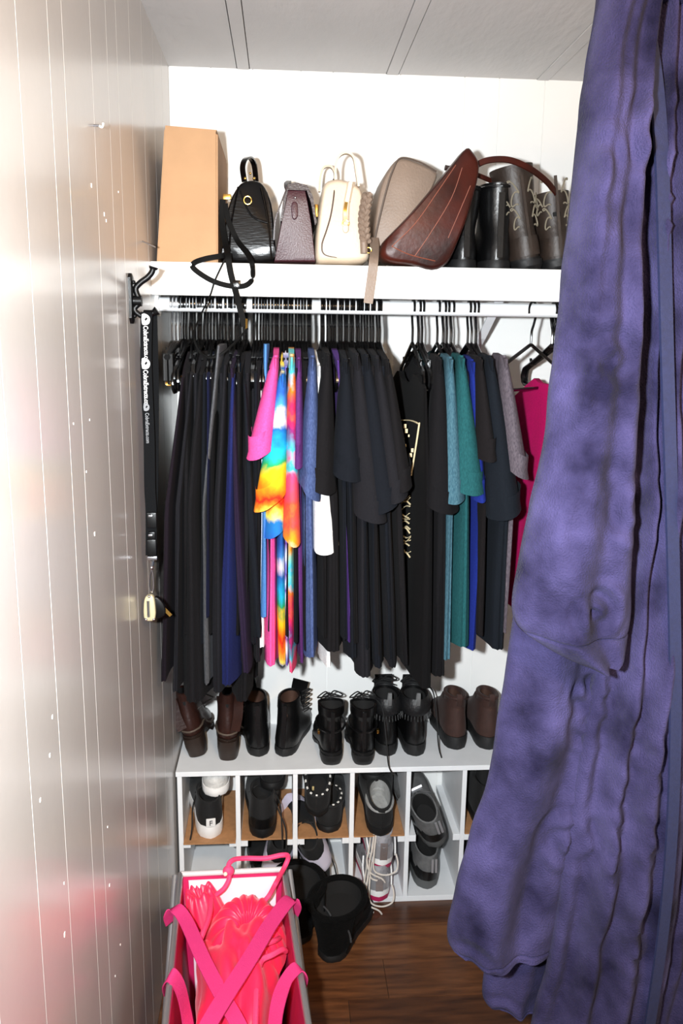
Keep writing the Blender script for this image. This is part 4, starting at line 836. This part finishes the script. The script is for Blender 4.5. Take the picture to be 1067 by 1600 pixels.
logo(228, 499, M_prt, 1.1); put_text('CobraExtracts.com', 224.0, 509, .0092, M_prt)
logo(228, 568, M_prt, 1.1); put_text('CobraExtracts.com', 224.0, 578, .0092, M_prt)
logo(229, 636, M_prt2, .8); put_text('CobraExtracts.com', 227.0, 645, .0075, M_prt2)
# small bits on the panelled wall
p = W(146, 196, X=XL); sk = root('screw_hook', 'small clear screw hook high on the panelled wall', 'hook', tuple(p))
M_clr = mat('pale_plastic', (214, 206, 196), .2)
obj('screw', tube([(XL, p.y, p.z), (XL + .009, p.y, p.z)], .002, 8), M_chrome, sk); obj('bend', tube(spline([(XL + .008, p.y, p.z), (XL + .013, p.y, p.z - .002), (XL + .015, p.y, p.z + .004)], 4), .0018, 7), M_clr, sk)
p = W(222, 377, X=XL); obj('loose_nail', tube([p, W(243, 386, Y=p.y)], .0016, 6), mat('nail_grey', (120, 110, 104), .4, .5), None, True, 'thin bent nail sticking out of the panelled wall beside the box', 'nail')

# ================================================================== plush robe on the open door
def plush():
    m = mat('plush_blue', (22, 20, 42), .95, bump=.7, bscale=380, sheen=.10, rgb2=(64, 60, 98), vscale=11, spec=.1)
    return m
M_plush = plush(); M_trim = mat('blue_trim', (24, 31, 66), .7, var=.15, vscale=200, bump=.2, bscale=600)
random.seed(21)
SW = [(random.uniform(.25, .75), random.uniform(.4, 2.0), random.uniform(.045, .075), random.choice((-1, 1)), random.uniform(0, 6)) for _ in range(46)]
def emboss(x, z):
    d = 0
    for cx, cz, r0, sg, p0 in SW:
        dx, dz = x - cx, z - cz; r = math.hypot(dx, dz)
        if r < r0: d += .0065 * math.sin(2 * PI * r / .034 + sg * math.atan2(dz, dx) + p0) * (1 - r / r0) ** .6
    return d
def drape(rows, Y0, bulge, back, folds, n=64, per=16, lump=.011, hem=None, ybase=None):
    RW = spline([(a, b, c) for a, b, c in rows], per); R = []; N = len(RW)
    for i, (py, xl, xr) in enumerate(RW):
        v = i / (N - 1); yr_ = Y0 - bulge * .3; a, b = W(xl, py, Y=yr_), W(xr, py, Y=yr_); F_, B_ = [], []
        for k in range(n + 1):
            t = k / n; p = a.lerp(b, t); d = bulge * max(0, math.sin(PI * t)) ** .55
            for s0, s1, wd_, am in folds: d += am * math.exp(-((t - (s0 + (s1 - s0) * v)) / wd_) ** 2)
            edge = min(1, 6 * t, 6 * (1 - t))
            d += edge * (lump * noise.noise(Vector((p.x * 9, p.z * 7, Y0 * 9))) * 1.6 + lump * .5 * noise.noise(Vector((p.x * 26, p.z * 20, 3)))) + edge * emboss(p.x, p.z)
            if hem:
                for hv in hem:
                    d -= .0055 * math.exp(-((v - hv) / .004) ** 2)
                q = (1 - v) / .012
                if q < 1: d = d * (math.sqrt(max(0, 1 - (1 - q) ** 2))) - back * .4 * (1 - q)
            wob = .004 * noise.noise(Vector((p.z * 14, Y0 * 5, 1 if t < .5 else 7)))
            F_.append((p.x + wob * (1 - edge), Y0 - d, p.z))
        for k in range(1, 12):
            t = 1 - k / 12; p = a.lerp(b, t); B_.append((p.x, Y0 + back * math.sin(PI * t) ** .5, p.z))
        R.append(F_ + B_)
    return loft(R)
RX, RY = .60, 1.13
rb = root('bathrobe', 'plush blue-violet bathrobe hanging on the open white door', 'robe', (RX, RY, .55))
left = [(-60, 942), (0, 937), (100, 920), (200, 907), (330, 893), (420, 881), (560, 870), (680, 852), (790, 832), (900, 814), (1030, 796), (1150, 776), (1230, 762), (1310, 736), (1400, 711), (1455, 700), (1486, 706), (1498, 722)]
rgt = [1040, 1035, 1020, 1010, 1000, 995, 990, 990, 985, 985, 975, 955, 935, 905, 882, 872, 866, 858]
obj('back_panel', drape([(y, x, r) for (y, x), r in zip(left, rgt)], 1.13, .035, .05, [(.75, .62, .12, -.02), (.35, .35, .15, .014)], hem=(.945,)), M_plush, rb, sharp=80)
obj('side_panel', drape([(700, 905, 1010), (1000, 860, 990), (1250, 800, 950), (1400, 768, 915), (1500, 760, 880), (1560, 756, 858), (1580, 768, 845)], 1.20, .03, .04, [(.5, .5, .12, .010)], hem=(.935,)), M_plush, rb, sharp=80)
obj('front_panel', drape([(-60, 985, 1120), (0, 985, 1120), (200, 975, 1110), (420, 970, 1100), (700, 965, 1090), (900, 955, 1085), (1040, 935, 1085), (1200, 905, 1080), (1350, 882, 1072), (1500, 862, 1052), (1600, 836, 1035), (1720, 815, 1015), (1790, 806, 1000), (1815, 815, 990)], 1.12, .055, .05, [(.26, .12, .08, -.024), (.52, .36, .09, -.026), (.40, .24, .08, .012), (.78, .66, .09, -.022), (.66, .50, .09, .014)], hem=(.955,)), M_plush, rb, sharp=80)
obj('far_panel', drape([(-60, 1040, 1240), (0, 1040, 1240), (300, 1050, 1230), (700, 1062, 1220), (1100, 1062, 1190), (1350, 1050, 1165), (1600, 1005, 1100), (1760, 985, 1060), (1790, 990, 1050)], 1.16, .03, .04, [(.4, .4, .1, -.015)], hem=(.955,)), M_plush, rb, sharp=80)
slv = obj('sleeve', drape([(-60, 950, 1040), (0, 944, 1034), (100, 924, 1026), (200, 910, 1016), (330, 895, 1006), (420, 883, 1000), (560, 870, 1000), (680, 855, 998), (790, 835, 996), (880, 815, 993), (945, 806, 990), (985, 816, 986), (1012, 850, 983), (1026, 880, 976), (1033, 905, 960)], 1.06, .062, .03, [(.22, .35, .16, .012), (.66, .62, .11, -.014), (.42, .25, .10, -.008), (.86, .84, .10, .012)], hem=(.80,), lump=.016), M_plush, rb, sharp=80)
tp = [(1000, -60), (1004, 0), (1018, 80), (1028, 160), (1034, 260), (1038, 400), (1042, 560), (1047, 720), (1052, 900), (1055, 1080), (1053, 1220), (1046, 1350), (1034, 1470), (1018, 1580), (1000, 1700)]
obj('edge_trim', ribbon(spline([W(x, y, Y=1.068 - .012 * math.sin(k / 14 * PI)) for k, (x, y) in enumerate(tp)], 6), .019, .004, (1, .25, 0)), M_trim, rb)
obj('collar', drape([(-130, 960, 1120), (-60, 955, 1130), (-10, 965, 1130), (0, 975, 1120)], 1.09, .05, .06, []), M_plush, rb)
hk0 = W(1040, -120, Y=1.12)
obj('hanging_loop', tube(spline([(hk0.x, 1.12, hk0.z - .04), (hk0.x + .02, 1.12, hk0.z + .01), (DX - .02, 1.12, hk0.z + .02)], 5), .004, 7), M_trim, rb)
dh = root('over_door_hook', 'metal hook over the top of the white door', 'hook', (DX, 1.12, 1.99))
obj('hook_strap', ribbon([(DX + .045, 1.12, 1.95), (DX + .042, 1.12, 2.034), (DX - .008, 1.12, 2.034), (DX - .009, 1.12, hk0.z + .03)], .025, .003, (0, 1, 0)), M_chrome, dh, False)
obj('hook_arm', tube(spline([(DX - .009, 1.12, hk0.z + .03), (DX - .02, 1.12, hk0.z + .012), (DX - .04, 1.12, hk0.z + .014), (DX - .046, 1.12, hk0.z + .03)], 5), .004, 8), M_chrome, dh)
# ================================================================== pink hamper
HZ = .40
M_fab = mat('magenta_nylon', (190, 22, 84), .55, var=.08, vscale=30, bump=.1, bscale=300)
M_web = mat('pink_webbing', (206, 44, 112), .75, bump=.3, bscale=600)
M_linr = mat('pale_pink_lining', (240, 212, 222), .7)
M_metal = mat('grey_tube', (168, 168, 170), .32, .7)
M_bind = mat('grey_binding', (196, 190, 190), .6)
BL, BR, FR_, FL_ = Vector((-.222, 1.616, HZ)), Vector((.002, 1.622, HZ)), Vector((.060, 1.02, HZ)), Vector((-.188, 1.02, HZ))
hm = root('laundry_hamper', 'pink fabric laundry hamper on a grey metal folding frame', 'hamper', (-.09, 1.33, 0))
C4 = [BL, BR, FR_, FL_]
for a, b, nm in ((BL, BR, 'rear_rail'), (BR, FR_, 'side_rail'), (FR_, FL_, 'front_rail'), (FL_, BL, 'side_rail')):
    obj(nm, tube([a, b], .0062, 10), M_metal if nm == 'side_rail' else M_bind, hm)
cen = sum(C4, Vector()) / 4
def ins(p, k, z): return Vector((cen.x + (p.x - cen.x) * k, cen.y + (p.y - cen.y) * k, z))
def wall(a, b, k0, k1, z0, z1, th, nm, m):
    R = []
    for i in range(9):
        t = i / 8; q = a.lerp(b, t); nrm = (cen - q); nrm.z = 0; nrm.normalize(); col = []
        for j in range(7):
            s_ = j / 6; p = ins(q, k0 + (k1 - k0) * s_, z0 + (z1 - z0) * s_); p += nrm * (.006 * math.sin(3 * t * PI + j) * math.sin(PI * s_)); col.append(p)
        R.append(col + [c + nrm * th for c in reversed(col)])
    obj(nm, loft(R), m, hm)
for a, b, nm in ((BR, FR_, 'side_wall'), (FR_, FL_, 'front_wall'), (FL_, BL, 'side_wall')): wall(a, b, .965, .85, HZ - .002, .06, .003, nm, M_fab)
wall(BL, BR, .985, .85, HZ - .004, .06, .003, 'rear_wall', M_fab); wall(BL.lerp(BR, .06), BR.lerp(BL, .06), .965, .82, HZ - .008, .07, .003, 'rear_lining', M_linr)
cb_ = [ins(p, .85, .058) for p in C4]; obj('bottom', loft([cb_, [p + Vector((0, 0, .006)) for p in cb_]]), M_fab, hm, False)
for sx, p0, p1 in ((-1, BL, FL_), (1, BR, FR_)):
    ox = sx * .012
    obj('leg', tube([p0 + Vector((ox, 0, -.003)), Vector((p1.x + ox * 2 + sx * .012, p1.y + .06, .008))], .0062, 10), M_metal, hm)
    obj('leg', tube([p1 + Vector((ox * .4, 0, -.003)), Vector((p0.x + ox * .4, p0.y - .05, .008))], .0062, 10), M_metal, hm)
def web(P, w=.030): 
    return obj('webbing_strap', ribbon(spline([W(x, y, Z=z) for x, y, z in P], 6), w, .0022, [(.55, .8, 0)] * 200), M_web, hm)
def web2(P, w, wd_): return obj('webbing_strap', ribbon(spline([W(x, y, Z=z) for x, y, z in P], 6), w, .0022, wd_), M_web, hm)
web2([(268, 1440, .375), (265, 1428, .400), (274, 1419, .413), (290, 1438, .405), (318, 1500, .40), (345, 1552, .395), (372, 1600, .385), (400, 1660, .36)], .028, (.75, .65, 0))
web2([(457, 1424, .375), (461, 1412, .402), (452, 1406, .414), (425, 1440, .414), (390, 1498, .412), (350, 1560, .408), (325, 1602, .40), (295, 1660, .38)], .032, (.75, -.65, 0))
web2([(262, 1545, .36), (260, 1532, .396), (268, 1524, .413), (282, 1545, .385), (292, 1590, .33), (300, 1650, .28)], .028, (.35, .9, .2))
web2([(471, 1535, .37), (473, 1520, .400), (464, 1512, .414), (445, 1535, .395), (432, 1580, .38), (425, 1650, .35)], .030, (.5, -.85, .1))
# drawstring bag in the hamper
M_sat = mat('hot_pink_satin', (244, 40, 84), .42, var=.10, vscale=9, bump=.1, bscale=120, sheen=.3)
M_cord = mat('pink_cord', (238, 62, 112), .7, bump=.3, bscale=500)
bc = W(372, 1500, Z=.32); db = root('drawstring_bag', 'hot pink satin drawstring bag stuffed in the laundry hamper', 'bag', (bc.x, bc.y - .04, .07))
R = []; nu, nv = 64, 40
for i in range(1, nv):
    th = PI * i / nv; rr = []
    for j in range(nu):
        ph_ = 2 * PI * j / nu; d = Vector((math.sin(th) * math.cos(ph_), math.sin(th) * math.sin(ph_), -math.cos(th)))
        sq = 1 / max(abs(d.x), abs(d.y), .72 * abs(d.z), .78) ** .55
        wr = 1 + .16 * noise.noise(Vector((d.x * 2.4, d.y * 1.6, d.z * 2))) + .07 * noise.noise(Vector((d.x * 7 + d.z * 4, d.y * 3.0, d.z * 3))) + .05 * math.sin(9 * d.x + 3 * math.sin(4 * d.y)) * max(0, d.z)
        rr.append((bc.x + d.x * .082 * sq * wr, bc.y - .05 + d.y * .205 * sq * (1 + (wr - 1) * .5), max(.072, .222 + d.z * .158 * sq * wr)))
    R.append(rr)
obj('bag_body', loft(R), M_sat, db, sharp=80)
def ruffle(c, prof, pl, tilt, nm):
    R = []; mt = Matrix.Rotation(tilt[0], 3, 'X') @ Matrix.Rotation(tilt[1], 3, 'Y'); PF = spline([(r, z, am) for r, z, am in prof], 4)
    for rad, z, am in PF:
        rr = []
        for j in range(140):
            a = 2 * PI * j / 140; w = math.sin(pl * a + 1.3 * math.sin(3 * a)); q = rad * (1 + .06 * noise.noise(Vector((math.cos(a) * 2, math.sin(a) * 2, 4))))
            rr.append(Vector(c) + mt @ Vector((q * math.cos(a), q * 1.25 * math.sin(a), z + am * w)))
        R.append(rr)
    return obj(nm, loft(R, False, True), M_sat, db, sharp=80)
ruffle(W(388, 1450, Z=.372), [(.085, -.050, .002), (.070, -.012, .004), (.054, .010, .005), (.040, .017, .0045), (.028, .014, .003), (.018, .004, .002), (.010, -.03, 0)], 19, (.25, .10), 'gathered_mouth')
ruffle(W(316, 1412, Z=.356), [(.050, -.06, .002), (.040, -.012, .004), (.033, .018, .005), (.026, .032, .004), (.017, .026, .003), (.008, .0, 0)], 11, (-.15, -.25), 'bunched_end')
def cord(P, r=.0052, nm='drawcord'): return obj(nm, tube(spline([W(x, y, Y=q) if q > .7 else W(x, y, Z=q) for x, y, q in P], 7), r, 8), M_cord, db)
cord([(338, 1398, .375), (350, 1388, .39), (358, 1372, .405), (357, 1352, 1.60), (366, 1343, 1.60), (385, 1341, 1.58), (415, 1341, 1.57), (440, 1336, 1.57), (450, 1338, 1.56), (446, 1352, 1.54), (432, 1378, .405), (420, 1400, .395), (408, 1412, .375)])
cord([(330, 1402, .378), (327, 1430, .385), (316, 1460, .385), (308, 1478, .375)], .0058)
cord([(436, 1466, .36), (428, 1470, .378), (412, 1476, .382), (404, 1482, .372)], .0056)
cord([(446, 1486, .36), (440, 1484, .375), (425, 1492, .38), (408, 1502, .375), (402, 1530, .375), (400, 1570, .372), (398, 1620, .36)], .0058)
kn = W(357, 1361, Y=1.598); obj('cord_knot', ball(kn, .0125, .010, .0125), M_cord, db); obj('cord_bead', ball(kn + Vector((-.006, -.010, 0)), .0045), mat('bead_cream', (236, 214, 190), .4), db)
